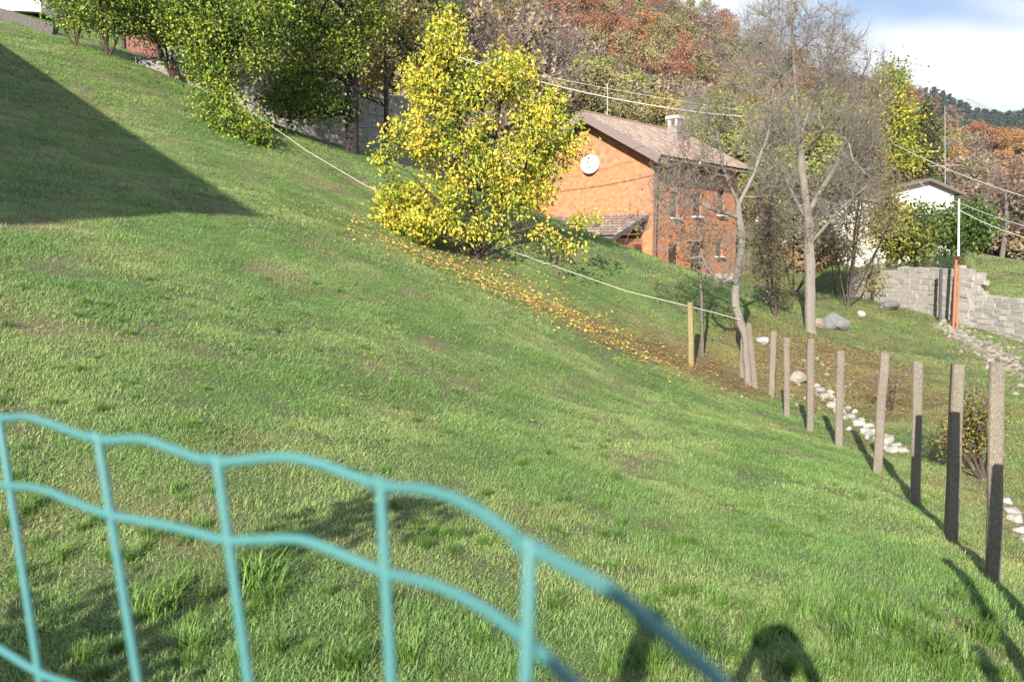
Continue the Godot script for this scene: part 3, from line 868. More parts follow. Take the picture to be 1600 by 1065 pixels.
func build_hill_trees():
	var rng := rgn(85)
	var white := Color(1, 1, 1)
	var crowns := []
	for k in 5: crowns.append(local_crown(500 + k, 3.4, 9.0, 5000, 0.25, false))
	var cone := local_crown(520, 2.6, 11.0, 2600, 0.42, true)
	var sparse := []
	for k in 2: sparse.append(local_crown(530 + k, 3.6, 9.0, 520, 0.36, false))
	var wood := []
	for k in 3: wood.append(local_wood(540 + k, 2.8, 8.5, 40, 0, Color(0.19, 0.16, 0.14)).mesh(M.bark))
	var bare := []
	for k in 3: bare.append(local_wood(550 + k, 3.4, 9.5, 200, 5, Color(0.44, 0.37, 0.35)).mesh(M.bark))
	var kinds := {
		"rust": [Color(0.27, 0.125, 0.075), "rust-red beech growing high on the wooded hill"],
		"orange": [Color(0.35, 0.19, 0.075), "orange-leaved tree growing on the wooded hill"],
		"ochre": [Color(0.32, 0.25, 0.07), "ochre-yellow tree growing on the wooded hill"],
		"lime": [Color(0.20, 0.225, 0.045), "yellow-green tree growing on the wooded hill"],
		"green": [Color(0.085, 0.125, 0.025), "mid green tree growing on the wooded hill"],
		"olive": [Color(0.235, 0.205, 0.095), "olive-brown tree growing on the wooded hill"],
		"bare": [Color(0.27, 0.20, 0.14), "leafless grey tree growing on the wooded hill"],
		"conifer": [Color(0.03, 0.05, 0.022), "dark pointed conifer growing on the wooded hill"]}
	var built := {}
	var spots := []
	var tries := 0
	var gridd := {}
	while tries < 6000 and spots.size() < 298:
		tries += 1
		var u := rng.randf_range(560, 1660)
		var t := sqrt(rng.randf_range(48.0 * 48.0, 195.0 * 195.0))
		var x := (u - 800.0) / F * t
		var z := -t
		if u > 1440 and t < 62: continue
		if u > 850 and u < 1230 and t < 56: continue
		if u > 1300 and u < 1470 and t < 60: continue
		var y := H(x, z)
		var s := to_px(Vector3(x, y + 7.0, z))
		if s.y < -60: continue
		if u > 1415 and s.y < 205.0: continue
		var sp := 4.6 + t * 0.012
		var c := Vector2i(int(floor(x / sp)), int(floor(z / sp)))
		if gridd.has(c): continue
		gridd[c] = true
		spots.append([Vector3(x, y, z), s, u])
	print("hill trees ", spots.size(), " of tries ", tries)
	for q in spots:
		var p: Vector3 = q[0]
		var sv: float = q[1].y
		var r := rng.randf() + zone.get_noise_2d(p.x * 0.12, p.z * 0.12) * 0.5
		var kind := "olive"
		if q[2] > 1440:
			kind = ["orange", "rust", "bare", "ochre", "olive", "bare", "green"][rng.randi() % 7]
		elif q[2] < 860 and sv < 110:
			kind = "bare" if r < 0.42 else "olive" if r < 0.62 else "rust" if r < 0.78 else "ochre" if r < 0.9 else "green"
		elif sv < 45.0 + (q[2] - 860.0) * 0.32:
			kind = "rust" if r < 0.40 else "bare" if r < 0.66 else "orange" if r < 0.80 else "olive"
		elif sv < 150:
			kind = "bare" if r < 0.36 else "olive" if r < 0.60 else "lime" if r < 0.82 else "ochre"
		else:
			kind = "green" if r < 0.22 else "lime" if r < 0.60 else "bare" if r < 0.80 else "ochre" if r < 0.88 else "olive"
		if rng.randf() < 0.03 and p.z < -115.0: kind = "conifer"
		var v := rng.randi() % 5
		var key := kind + str(v)
		var o: Node3D
		if not built.has(key):
			var called: String = {"rust": "beech_tree", "conifer": "conifer_tree", "bare": "leafless_tree"}.get(kind, "hillside_tree")
			o = thing(called, Vector3.ZERO, kinds[kind][1], "tree", "trees on the wooded hill")
			var tr := MeshInstance3D.new()
			tr.name = "trunk"
			tr.mesh = bare[v % 3] if kind == "bare" else wood[v % 3]
			o.add_child(tr)
			var cr := MeshInstance3D.new()
			cr.name = "crown"
			var mk := "hill_" + kind
			if not M.has(mk): M[mk] = leafmat(kinds[kind][0], 0.35, 0.7)
			var src: MB = cone if kind == "conifer" else sparse[v % 2] if kind == "bare" else crowns[v]
			cr.mesh = src.mesh(M[mk])
			o.add_child(cr)
			built[key] = o
		else:
			o = built[key].duplicate()
			o.name = numbered(String(built[key].name).rstrip("0123456789").trim_suffix("_"))
			add_child(o)
		var sc := rng.randf_range(0.75, 1.15)
		o.position = p
		o.rotation.y = rng.randf() * TAU
		o.scale = Vector3(sc * rng.randf_range(0.9, 1.1), sc * rng.randf_range(0.85, 1.1), sc)
	# brush between the trunks
	var clump := local_crown(560, 1.3, 1.8, 420, 0.30, false).mesh(leafmat(Color(1, 1, 1), 0.3, 0.8))
	var xf := []
	var cols := []
	while xf.size() < 5200:
		var u := rng.randf_range(380, 1700)
		var t := sqrt(rng.randf_range(44.0 * 44.0, 200.0 * 200.0))
		if u > 840 and u < 1240 and t < 58: continue
		if u > 1290 and t < 58: continue
		var x := (u - 800.0) / F * t
		xf.append(Transform3D(Basis(Vector3.UP, rng.randf() * TAU).scaled(Vector3.ONE * rng.randf_range(0.7, 1.3 + t * 0.009)), Vector3(x, H(x, -t) - 0.3, -t)))
		cols.append([Color(0.20, 0.13, 0.075), Color(0.19, 0.165, 0.065), Color(0.26, 0.14, 0.08), Color(0.14, 0.15, 0.05), Color(0.23, 0.18, 0.14)][rng.randi() % 5])
	meta(scatter("undergrowth", clump, xf, cols), "brown and olive undergrowth between the trees on the hill", "undergrowth", "", "stuff")

func ridge(called: String, label: String, crest: Array, far_t: float, near_t: float, foot_v: float, m: Material, rough: float, seed_: int) -> Array:
	var nz := FastNoiseLite.new()
	nz.seed = seed_
	nz.frequency = 3.0 / far_t
	nz.fractal_octaves = 5
	var mb := MB.new()
	var nu := 90
	var nb := 26
	var u0: float = crest[0][0]
	var u1: float = crest[-1][0]
	var pts := []
	for j in nb + 6:
		for i in nu + 1:
			var u := lerpf(u0, u1, float(i) / nu)
			var cv: float = crest[-1][1]
			for k in crest.size() - 1:
				if u >= crest[k][0] and u <= crest[k + 1][0]:
					cv = lerpf(crest[k][1], crest[k + 1][1], (u - crest[k][0]) / (crest[k + 1][0] - crest[k][0]))
			var p: Vector3
			if j <= nb:
				var f := float(j) / nb
				p = px(u, lerpf(foot_v, cv, f), lerpf(near_t, far_t, f))
			else:
				p = px(u, cv, far_t)
				var w := float(j - nb)
				p += Vector3(0, -w * w * far_t * 0.006, -w * far_t * 0.06)
			p.y += nz.get_noise_2d(p.x, p.z) * rough
			mb.vert(p, Vector3.UP, Color(1, 1, 1))
	for j in nb + 5:
		for i in nu:
			var o := j * (nu + 1) + i
			mb.tri(o, o + nu + 1, o + 1)
			mb.tri(o + 1, o + nu + 1, o + nu + 2)
	for j in nb + 6:
		for i in nu + 1:
			var w := nu + 1
			var l := mb.v[j * w + maxi(i - 1, 0)]
			var r := mb.v[j * w + mini(i + 1, nu)]
			var a := mb.v[maxi(j - 1, 0) * w + i]
			var b := mb.v[mini(j + 1, nb + 5) * w + i]
			mb.n[j * w + i] = (r - l).cross(b - a).normalized()
			if j <= nb: pts.append(mb.v[j * w + i])
	var o := top(called, mb.mesh(m))
	meta(o, label, "hill", "", "structure")
	return pts

func build_ridges():
	var rng := rgn(96)
	var ma := mat(Color(0.10, 0.075, 0.045), 1.0)
	grainy(ma, 0.02, 0.6, 1.0, 61, 0.0)
	var a := ridge("hills", "wooded ridge beyond the valley with dark and rust trees", [[1150, 100], [1330, 136], [1400, 156], [1440, 158], [1480, 174], [1520, 190], [1560, 194], [1600, 190], [1750, 174], [2300, 130]], 700.0, 270.0, 330.0, ma, 14.0, 3)
	var blob := local_crown(570, 4.2, 11.0, 150, 2.4, false).mesh(leafmat(Color(1, 1, 1), 0.2, 0.9))
	var spike := local_crown(571, 3.2, 14.0, 150, 2.2, true).mesh(leafmat(Color(1, 1, 1), 0.2, 0.9))
	var xf := [[], []]
	var cols := [[], []]
	var pat := FastNoiseLite.new()
	pat.seed = 4; pat.frequency = 0.006
	for k in 9000:
		var i := rng.randi() % (a.size() - 95)
		var p: Vector3 = a[i].lerp(a[i + 91], rng.randf()).lerp(a[i + 1], rng.randf() * 0.5)
		var n := pat.get_noise_2d(p.x, p.z) + rng.randfn(0, 0.15)
		var high := clampf((-p.z - 270.0) / 430.0, 0, 1)
		var con := n + high * 0.5 > 0.38
		var c := Color(0.035, 0.055, 0.028) if con else Color(0.19, 0.085, 0.04) if n < -0.05 else Color(0.16, 0.11, 0.04)
		if not con and rng.randf() < 0.2: c = Color(0.15, 0.12, 0.10)
		var w := 1 if con else 0
		xf[w].append(Transform3D(Basis(Vector3.UP, rng.randf() * TAU).scaled(Vector3.ONE * rng.randf_range(0.7, 1.2)), p - Vector3(0, 1, 0)))
		cols[w].append(c * rng.randf_range(0.7, 1.25))
	meta(scatter("far_forest", blob, xf[0], cols[0]), "distant rust and ochre broadleaf forest on the ridge", "forest", "", "stuff")
	meta(scatter("far_forest", spike, xf[1], cols[1]), "distant dark conifer forest along the ridge top", "forest", "", "stuff")
	var mbk := mat(Color(0.055, 0.06, 0.045), 1.0)
	grainy(mbk, 0.012, 0.5, 1.0, 62, 0.0, 0.05)
	ridge("mountains", "far blue-grey wooded mountain beyond the ridge", [[1200, 190], [1480, 186], [1535, 177], [1560, 175], [1600, 170], [1700, 155], [2400, 130]], 1400.0, 900.0, 240.0, mbk, 24.0, 8)
	var mc := mat(Color(0.42, 0.41, 0.40), 1.0)
	grainy(mc, 0.004, 0.6, 1.0, 63, 6.0, 0.04)
	ridge("rocky_peak", "pale rocky mountain peak on the skyline", [[1380, 200], [1470, 172], [1490, 160], [1507, 151], [1522, 157], [1540, 167], [1580, 178], [1700, 200]], 1900.0, 1650.0, 215.0, mc, 18.0, 9)

# ------------------------------------------------------------------ masonry
func stone_meshes(seed_: int, cols: Array, m: Material, n: int) -> Array:
	var rng := rgn(seed_)
	var out := []
	for k in n:
		var mb := MB.new(false)
		var c: Color = cols[k % cols.size()] * rng.randf_range(0.85, 1.15)
		# a bevelled block: inner front face, bevel ring, sides
		var outer := []
		var inner := []
		var back := []
		for q in [Vector2(-0.5, -0.5), Vector2(0.5, -0.5), Vector2(0.5, 0.5), Vector2(-0.5, 0.5)]:
			var jx := Vector2(rng.randf_range(-0.06, 0.06), rng.randf_range(-0.09, 0.09))
			var w: Vector2 = q + jx
			outer.append(Vector3(w.x, w.y, 0.30))
			inner.append(Vector3(w.x * 0.86, w.y * 0.80, 0.46 + rng.randf_range(-0.08, 0.06)))
			back.append(Vector3(w.x, w.y, -0.5))
		mb.quad(inner[0], inner[3], inner[2], inner[1], c)
		for i in 4:
			var j := (i + 1) % 4
			mb.quad(outer[i], inner[i], inner[j], outer[j], c)
			mb.quad(back[i], outer[i], outer[j], back[j], c)
		out.append(mb.mesh(m))
	return out

func stone_wall(called: String, label: String, feet: Array, heights: Array, course: float, long: float, cols: Array, seed_: int, most: int, thick := 0.5):
	var rng := rgn(seed_)
	var o := thing(called, feet[0], label, "wall")
	var m := mat(Color(1, 1, 1), 0.95)
	grainy(m, 2.2, 0.55, 1.0, seed_ + 3, 6.0, 0.03)
	var kinds := stone_meshes(seed_ + 1, cols, m, 10)
	var core := MB.new()
	var count := 0
	for s in feet.size() - 1:
		var a: Vector3 = feet[s]
		var b: Vector3 = feet[s + 1]
		var along := Vector3(b.x - a.x, 0, b.z - a.z)
		var ln := along.length()
		along /= ln
		var out := Vector3(-along.z, 0, along.x)     # towards the viewer
		var bs := Basis(along, Vector3.UP, out)
		var low := minf(a.y, b.y) - 0.5
		var y := low
		var top_y := maxf(heights[s], heights[s + 1])
		var steps := int(ceil(ln / 0.5))
		for k in steps:
			var f := (k + 0.5) / steps
			var hh := lerpf(heights[s], heights[s + 1], f) - 0.10
			core.box(Vector3(0, (low + hh) / 2, 0) + Vector3(a.x, 0, a.z) + along * ln * f - out * thick * 0.5, Vector3(ln / steps + 0.01, hh - low, thick), bs, cols[0])
		while y < top_y:
			var ch := course * rng.randf_range(0.75, 1.3)
			var x := -rng.randf() * long * 0.5
			while x < ln:
				var w := long * rng.randf_range(0.55, 1.5)
				var f := clampf((x + w / 2) / ln, 0, 1)
				var g := lerpf(a.y, b.y, f)
				var hh := lerpf(heights[s], heights[s + 1], f) + rng.randf_range(-0.06, 0.06)
				if y + ch > g - 0.05 and y + ch * 0.6 < hh:
					var c := Vector3(a.x, y + ch / 2, a.z) + along * (x + w / 2) + out * rng.randf_range(-0.122, -0.098)
					var st := MeshInstance3D.new()
					st.mesh = kinds[rng.randi() % kinds.size()]
					st.name = "stone"
					if count < most:
						o.add_child(st, true)
						st.transform = Transform3D(bs * Basis().rotated(Vector3(0, 0, 1), rng.randfn() * 0.06) * Basis.from_scale(Vector3(w * 0.97, ch * rng.randf_range(0.75, 1.15), 0.28)), c - o.position)
						count += 1
					else: st.free()
				x += w
			y += ch
	part("mortar_core", core.mesh(m), o)
	print(called, " stones ", count)
	return o

func rock(mb: MB, c: Vector3, r: Vector3, col: Color, rng: RandomNumberGenerator):
	# a lump cut by random planes, so that it has faces and edges
	var planes := []
	for k in 13:
		var d := Vector3(rng.randfn(), rng.randfn(), rng.randfn()).normalized()
		planes.append([d, rng.randf_range(0.62, 1.0)])
	var nj := 9
	var ni := 14
	var o := mb.v.size()
	for j in nj + 1:
		for i in ni:
			var th := PI * j / nj
			var ph := TAU * i / ni
			var d := Vector3(sin(th) * cos(ph), cos(th), sin(th) * sin(ph))
			var k := 1.15
			for q in planes:
				var f: float = d.dot(q[0])
				if f > 0.05: k = minf(k, q[1] / f)
			k *= rng.randf_range(0.97, 1.03)
			mb.vert(c + d * k * r, d, col * rng.randf_range(0.8, 1.1))
	for j in nj:
		for i in ni:
			var a := o + j * ni + i
			var b := o + j * ni + (i + 1) % ni
			mb.tri(a, a + ni, b); mb.tri(b, a + ni, b + ni)

func build_walls():
	# sunlit wall below the cream house
	var P := func(u, v, t): return on_ground(u, v, t)
	var feet := [px(1325, 462, 30.5), px(1400, 480, 28.4), px(1500, 505, 26), px(1522, 511, 25.6), px(1600, 535, 24), px(1720, 560, 22.0)]
	for k in feet.size(): feet[k].y = H(feet[k].x, feet[k].z) - 0.05
	var tops := [px(1325, 424, 30.5).y, px(1400, 420, 28.4).y, px(1500, 418, 26).y, px(1522, 428, 25.6).y, px(1600, 468, 24).y, px(1720, 475, 22).y]
	terraces.append([feet[0], feet[3], tops[0] - 0.12, tops[2] - 0.12, -0.6, 4.0, 0.0, 0.587])
	terraces.append([feet[3], feet[5], px(1535, 466, 25).y - 0.1, tops[5] - 0.1, -4.0, 3.0, 0.587, 5.0])
	tops[3] = tops[2] - 0.1
	stone_wall("stone_wall", "pale dry stone retaining wall below the cream house", feet.slice(0, 4), tops.slice(0, 4), 0.16, 0.34, [Color(0.50, 0.475, 0.44), Color(0.53, 0.50, 0.47), Color(0.47, 0.45, 0.43), Color(0.51, 0.47, 0.43)], 700, 298)
	stone_wall("stone_wall", "lower grey stone wall continuing past the step with grass on top", [feet[3], feet[4], feet[5]], [px(1530, 462, 25.6).y, tops[4], tops[5]], 0.16, 0.36, [Color(0.49, 0.47, 0.44), Color(0.52, 0.49, 0.46), Color(0.46, 0.44, 0.42)], 720, 298)
	# shaded wall behind the dark trunk
	var lf := [px(215, 108, 29), px(330, 160, 30), px(450, 205, 31), px(560, 236, 32.5), px(680, 275, 34)]
	for k in lf.size(): lf[k].y = H(lf[k].x, lf[k].z) - 0.05
	var lt := [px(215, 88, 29).y, px(330, 100, 30).y, px(450, 114, 31).y, px(560, 135, 32.5).y, px(680, 160, 34).y]
	for k in 4: terraces.append([lf[k], lf[k + 1], lt[k] - 0.15, lt[k + 1] - 0.15, -0.05, 1.05, -9.0, 9.0])
	stone_wall("stone_wall", "stone retaining wall in the shade of the green trees", lf, lt, 0.30, 0.62, [Color(0.50, 0.475, 0.44), Color(0.53, 0.50, 0.47), Color(0.47, 0.45, 0.43), Color(0.51, 0.47, 0.43)], 740, 298)

func build_rocks():
	var rng := rgn(111)
	var m := mat(Color(1, 1, 1), 0.9)
	grainy(m, 3.0, 0.6, 1.0, 71, 5.0, 0.03)
	var row := [[1268, 598, 5], [1282, 610, 7], [1293, 622, 9], [1304, 635, 8], [1313, 645, 10], [1324, 640, 7], [1330, 655, 9], [1341, 665, 9], [1352, 676, 8], [1362, 683, 9], [1372, 690, 10], [1385, 694, 13], [1396, 706, 10], [1411, 706, 8], [1327, 672, 6], [1288, 622, 5], [1298, 614, 5], [1309, 628, 6], [1318, 655, 6], [1336, 645, 5], [1346, 657, 6], [1358, 668, 6], [1367, 676, 6], [1379, 682, 7], [1390, 684, 6], [1401, 697, 6], [1276, 604, 4], [1378, 700, 8], [1355, 686, 5], [1570, 785, 10], [1580, 800, 11], [1588, 815, 12], [1596, 832, 12], [1605, 850, 13]]
	for q in row:
		var p := hit(q[0], q[1])
		var r: float = q[2] / F * to_px(p).z
		var mb := MB.new(false)
		rock(mb, p + Vector3(0, r * 0.3, 0), Vector3(r * rng.randf_range(0.8, 1.5), r * rng.randf_range(0.6, 0.95), r * rng.randf_range(0.8, 1.3)), Color(0.52, 0.50, 0.47) * rng.randf_range(0.8, 1.1), rng)
		var o := top("white_stone", mb.mesh(m))
		meta(o, "whitish stone lying in the rough row beyond the fence posts", "stone", "white stones in a row below the posts")
	for q in [[1307, 512, 24, 18, 16, Color(0.27, 0.27, 0.27), "grey angular boulder among rust leaves beside the tall bare trunk"], [1280, 522, 24, 9, 9, Color(0.38, 0.31, 0.25), "small tan rock at the foot of the tall bare trunk"], [1388, 484, 27.5, 18, 9, Color(0.25, 0.245, 0.25), "flat grey slab below the pale stone wall"], [1192, 541, 20.5, 13, 8, Color(0.55, 0.55, 0.56), "white rounded rock between the bare tree and the posts"], [1345, 495, 26, 8, 5, Color(0.6, 0.58, 0.54), "small white stone on the bank beside the grey slab"], [1246, 572, 18.5, 16, 11, Color(0.42, 0.36, 0.32), "low pinkish heap of stone behind the fence posts"]]:
		var p := on_ground(q[0], q[1], q[2])
		var k: float = q[2] / F
		var mb := MB.new(false)
		rock(mb, p + Vector3(0, q[4] * k * 0.5, 0), Vector3(q[3] * k, q[4] * k, q[3] * k * 0.9), q[5], rng)
		meta(top("boulder", mb.mesh(m)), q[6], "rock")
	# rubble strip under the wall
	var mb := MB.new(false)
	rock(mb, Vector3.ZERO, Vector3(0.09, 0.06, 0.08), Color(1, 1, 1), rng)
	var mesh := mb.mesh(m)
	var xf := []
	var cols := []
	for k in 520:
		var f := rng.randf()
		var p := hit(lerpf(1468, 1600, f) + rng.randfn() * 6, lerpf(508, 575, f) + rng.randfn() * lerpf(5, 18, f))
		xf.append(Transform3D(Basis(Vector3(rng.randfn(), rng.randfn(), rng.randfn()).normalized(), rng.randf() * TAU).scaled(Vector3.ONE * rng.randf_range(0.3, 1.4)), p - Vector3(0, 0.02, 0)))
		cols.append(Color(0.40, 0.35, 0.31) * rng.randf_range(0.5, 1.2))
	for k in 70:
		var p := hit(rng.randf_range(1225, 1330), rng.randf_range(560, 640))
		xf.append(Transform3D(Basis(Vector3(rng.randfn(), rng.randfn(), rng.randfn()).normalized(), rng.randf() * TAU).scaled(Vector3.ONE * rng.randf_range(0.2, 0.7)), p))
		cols.append(Color(0.45, 0.40, 0.36) * rng.randf_range(0.7, 1.2))
	meta(scatter("rubble", mesh, xf, cols), "pale rubble and gravel spilled on the bank below the stone wall", "rubble", "", "stuff")

# ------------------------------------------------------------------ houses
# a wall slab with rectangular openings [x0, x1, y0, y1], in the frame (o, along, up), growing inwards
func pierced(mb: MB, o: Vector3, along: Vector3, inward: Vector3, ln: float, h: float, thick: float, holes: Array, col: Color):
	var xs := [0.0, ln]
	for q in holes:
		xs.append(q[0]); xs.append(q[1])
	xs.sort()
	var bs := Basis(along, Vector3.UP, -inward)
	for i in xs.size() - 1:
		var x0: float = xs[i]
		var x1: float = xs[i + 1]
		if x1 - x0 < 0.001: continue
		var ys := [0.0]
		for q in holes:
			if q[0] <= x0 + 0.001 and q[1] >= x1 - 0.001: ys.append_array([q[2], q[3]])
		ys.append(h)
		ys.sort()
		for k in range(0, ys.size(), 2):
			if ys[k + 1] - ys[k] < 0.001: continue
			mb.box(o + along * (x0 + x1) / 2 + Vector3.UP * (ys[k] + ys[k + 1]) / 2 + inward * thick / 2, Vector3(x1 - x0, ys[k + 1] - ys[k], thick), bs, col)

func window_parts(o: Node3D, at: Vector3, along: Vector3, inward: Vector3, q: Array, shut: bool, frame_c: Material, sill_m: Material):
	var bs := Basis(along, Vector3.UP, -inward)
	var c: Vector3 = at + along * (q[0] + q[1]) / 2 + Vector3.UP * (q[2] + q[3]) / 2
	var w: float = q[1] - q[0]
	var h: float = q[3] - q[2]
	var f := MB.new()
	for s in [-1, 1]:
		f.box(c + along * s * (w / 2 - 0.035) + inward * 0.16, Vector3(0.07, h, 0.07), bs, Color(1, 1, 1))
		f.box(c + Vector3.UP * s * (h / 2 - 0.035) + inward * 0.16, Vector3(w - 0.14, 0.07, 0.066), bs, Color(1, 1, 1))
	f.box(c + inward * 0.16, Vector3(0.06, h - 0.14, 0.062), bs, Color(1, 1, 1))
	var win := part("window", f.mesh(frame_c), o)
	var g := MB.new()
	g.box(c + inward * 0.17, Vector3(w - 0.1, h - 0.1, 0.02), bs, Color(1, 1, 1))
	var pane := MeshInstance3D.new()
	pane.name = "pane"
	pane.mesh = g.mesh(M.glass)
	win.add_child(pane)
	if shut:
		for s in [-1, 1]:
			var l := MB.new()
			for k in 9:
				l.box(c + along * s * w / 4 + Vector3.UP * (h / 9.0 * (k - 4)) + inward * 0.06, Vector3(w / 2 - 0.02, h / 9.0 * 0.86, 0.035), bs * Basis(Vector3(1, 0, 0), 0.3), Color(1, 1, 1))
			part("shutter", l.mesh(M.shutter), o)
	if sill_m:
		var s2 := MB.new()
		s2.box(c - Vector3.UP * (h / 2 + 0.04) - inward * 0.04, Vector3(w + 0.2, 0.08, 0.3), bs, Color(1, 1, 1))
		part("sill", s2.mesh(sill_m), o)

# ribbed tile slope: a, b along the eave, up the slope to a2, b2
func tiles(mb: MB, a: Vector3, b: Vector3, a2: Vector3, b2: Vector3, pitch: float, cols: Array, rng: RandomNumberGenerator):
	var n := int((b - a).length() / pitch)
	var rows := int((a2 - a).length() / 0.38)
	var nn := -(b - a).cross(a2 - a).normalized()
	if nn.y < 0: nn = -nn
	for r in rows:
		for k in n:
			var f0 := float(k) / n
			var f1 := float(k + 1) / n
			var g0 := float(r) / rows
			var g1 := float(r + 1) / rows
			var p0 := a.lerp(b, f0).lerp(a2.lerp(b2, f0), g0)
			var p1 := a.lerp(b, f1).lerp(a2.lerp(b2, f1), g0)
			var q0 := a.lerp(b, f0).lerp(a2.lerp(b2, f0), g1)
			var q1 := a.lerp(b, f1).lerp(a2.lerp(b2, f1), g1)
			var c: Color = cols[rng.randi() % cols.size()] * rng.randf_range(0.8, 1.15)
			var up := nn * 0.07
			var m0 := (p0 + p1) / 2 + up + nn * 0.03
			var m1 := (q0 + q1) / 2 + up
			mb.quad(p0 + nn * 0.03, q0, m1, m0, c)
			mb.quad(m0, m1, q1, p1 + nn * 0.03, c)

func build_orange_house():
	var rng := rgn(121)
	var c := px(1018, 452, 39.0)
	var gy := c.y - 0.5
	c.y = gy
	var e1 := Vector3(0.651, 0, -0.759)
	var e2 := Vector3(-0.759, 0, -0.651)
	var L := 9.4
	var W := 7.6
	var eave := px(1018, 243, 39.0).y
	var h := eave - gy
	var rise := 2.05
	var o := thing("orange_house", c, "two-storey orange rendered house with terracotta roof below the bank", "house")
	var org := Color(1, 1, 1)
	var wall := MB.new()
	var py := func(v, t): return px(800, v, t).y - gy
	var holes := []
	for q in [[1.7, 2.5, 300, 340, 40.5], [4.1, 4.9, 300, 338, 42.3], [6.9, 7.7, 298, 336, 44.3], [1.6, 2.5, 382, 422, 40.5], [6.9, 7.7, 372, 400, 44.3], [4.0, 5.2, 378, 428, 42.3]]:
		holes.append([q[0], q[1], py.call(q[3], q[4]), py.call(q[2], q[4])])
	pierced(wall, c, e1, e2, L, h, 0.35, holes, org)
	# gable walls
	for s in [0.0, L - 0.35]:
		wall.box(c + e1 * (s + 0.175) + e2 * (W / 2) + Vector3.UP * h / 2, Vector3(0.346, h, W - 0.704), Basis(e1, Vector3.UP, -e2), org)
		var a: Vector3 = c + e1 * s + Vector3.UP * h
		for k in 2:
			var p: Vector3 = a + e1 * 0.35 * k
			var q0: Vector3 = p
			var q1: Vector3 = p + e2 * W
			var q2: Vector3 = p + e2 * W / 2 + Vector3.UP * (rise + 0.02)
			wall.quad(q0, q1, q2, q2, org)
	wall.box(c + e1 * L / 2 + e2 * (W - 0.175) + Vector3.UP * h / 2, Vector3(L, h, 0.35), Basis(e1, Vector3.UP, -e2), org)
	part("wall", wall.mesh(M.orange), o)
	for k in 6: window_parts(o, c, e1, e2, holes[k], k == 1 or k == 3, M.shutter, M.white)
	# roof
	var ov := 0.75
	var base := c + Vector3.UP * (h + 0.08)
	var ridge0 := base - e1 * ov + e2 * W / 2 + Vector3.UP * rise
	var ridge1 := ridge0 + e1 * (L + 2 * ov)
	var drop := rise / (W / 2) * ov
	var rf := MB.new(false)
	var under := MB.new()
	var tc := [Color(0.42, 0.29, 0.23), Color(0.48, 0.35, 0.29), Color(0.37, 0.27, 0.23), Color(0.46, 0.37, 0.32)]
	for s in [0, 1]:
		var out: Vector3 = -e2 * ov if s == 0 else e2 * (W + ov)
		var a := base - e1 * ov + out - Vector3.UP * drop
		var b := a + e1 * (L + 2 * ov)
		tiles(rf, a + Vector3.UP * 0.13, b + Vector3.UP * 0.13, ridge0 + Vector3.UP * 0.13, ridge1 + Vector3.UP * 0.13, 0.24, tc, rng)
		under.quad(a, b, ridge1, ridge0, Color(0.16, 0.11, 0.08))
		# barge boards on the gables and a gutter along the eave
		for g in [a, b]:
			var top_p := ridge0 if g == a else ridge1
			var dir: Vector3 = (top_p - g).normalized()
			var ln: float = (top_p - g).length()
			var bb := MB.new()
			bb.box((g + top_p) / 2 - Vector3.UP * 0.02 + e1 * (-0.05 if g == a else 0.05), Vector3(ln, 0.40, 0.09), Basis(dir, e1.cross(dir).normalized() * (1.0 if e1.cross(dir).y > 0 else -1.0), e1), Color(0.22, 0.175, 0.165))
			part("barge_board", bb.mesh(M.plain), o)
		var gt := MB.new()
		gt.cone(a - Vector3.UP * 0.02, b - Vector3.UP * 0.02, 0.09, 0.09, 8, Color(0.16, 0.13, 0.12))
		part("gutter", gt.mesh(M.plain), o)
	var rp := part("roof", rf.mesh(M.tile), o)
	part("soffit", under.mesh(M.plain), o)
	var rg := MB.new()
	rg.cone(ridge0 + Vector3.UP * 0.17, ridge1 + Vector3.UP * 0.17, 0.11, 0.11, 8, tc[0])
	part("ridge_cap", rg.mesh(M.tile), o)
	# rafters ends under the gable overhang
	for k in 4:
		var b := MB.new()
		var p := base + e2 * (W * (k + 0.5) / 4) + Vector3.UP * (rise * (1.0 - absf((k + 0.5) / 4 - 0.5) * 2.0) - 0.12)
		b.box(p - e1 * ov / 2, Vector3(ov, 0.14, 0.12), Basis(e1, Vector3.UP, -e2), Color(0.12, 0.08, 0.06))
		part("purlin", b.mesh(M.plain), o)
	# chimney
	var ch := MB.new()
	var cp := base + e1 * 6.6 + e2 * 2.6 + Vector3.UP * (rise * 0.72 - 0.5)
	ch.box(cp + Vector3.UP * 0.5, Vector3(0.62, 1.5, 0.62), Basis(e1, Vector3.UP, -e2), Color(0.30, 0.27, 0.25))
	var chp := part("chimney", ch.mesh(M.plain), o)
	ch = MB.new()
	for q in [[-0.22, -0.22], [0.22, -0.22], [-0.22, 0.22], [0.22, 0.22]]:
		ch.box(cp + Vector3.UP * 1.42 + e1 * q[0] + e2 * q[1], Vector3(0.14, 0.34, 0.14), Basis(e1, Vector3.UP, -e2), Color(0.8, 0.8, 0.78))
	ch.box(cp + Vector3.UP * 1.68, Vector3(0.8, 0.16, 0.8), Basis(e1, Vector3.UP, -e2), Color(0.8, 0.8, 0.78))
	part("chimney_pot", ch.mesh(M.plain), o)
	# plinth and downpipe
	var pl := MB.new()
	pl.box(c + e1 * (L / 2 + 1.4) - e2 * 0.045 + Vector3.UP * 0.52, Vector3(L - 2.8, 1.05, 0.09), Basis(e1, Vector3.UP, -e2), Color(0.62, 0.60, 0.57))
	part("plinth", pl.mesh(M.plain), o)
	var dp := MB.new()
	dp.tube([base - e2 * 0.09 + e1 * 0.12 - Vector3.UP * 0.1, c - e2 * 0.09 + e1 * 0.12], 0.06, 0.06, 8, Color(0.13, 0.10, 0.10))
	part("downpipe", dp.mesh(M.plain), o)
	# lean-to against the gable
	var n := -e1
	var D := 2.66
	var ltop := px(1010, 338, 39.0).y - gy
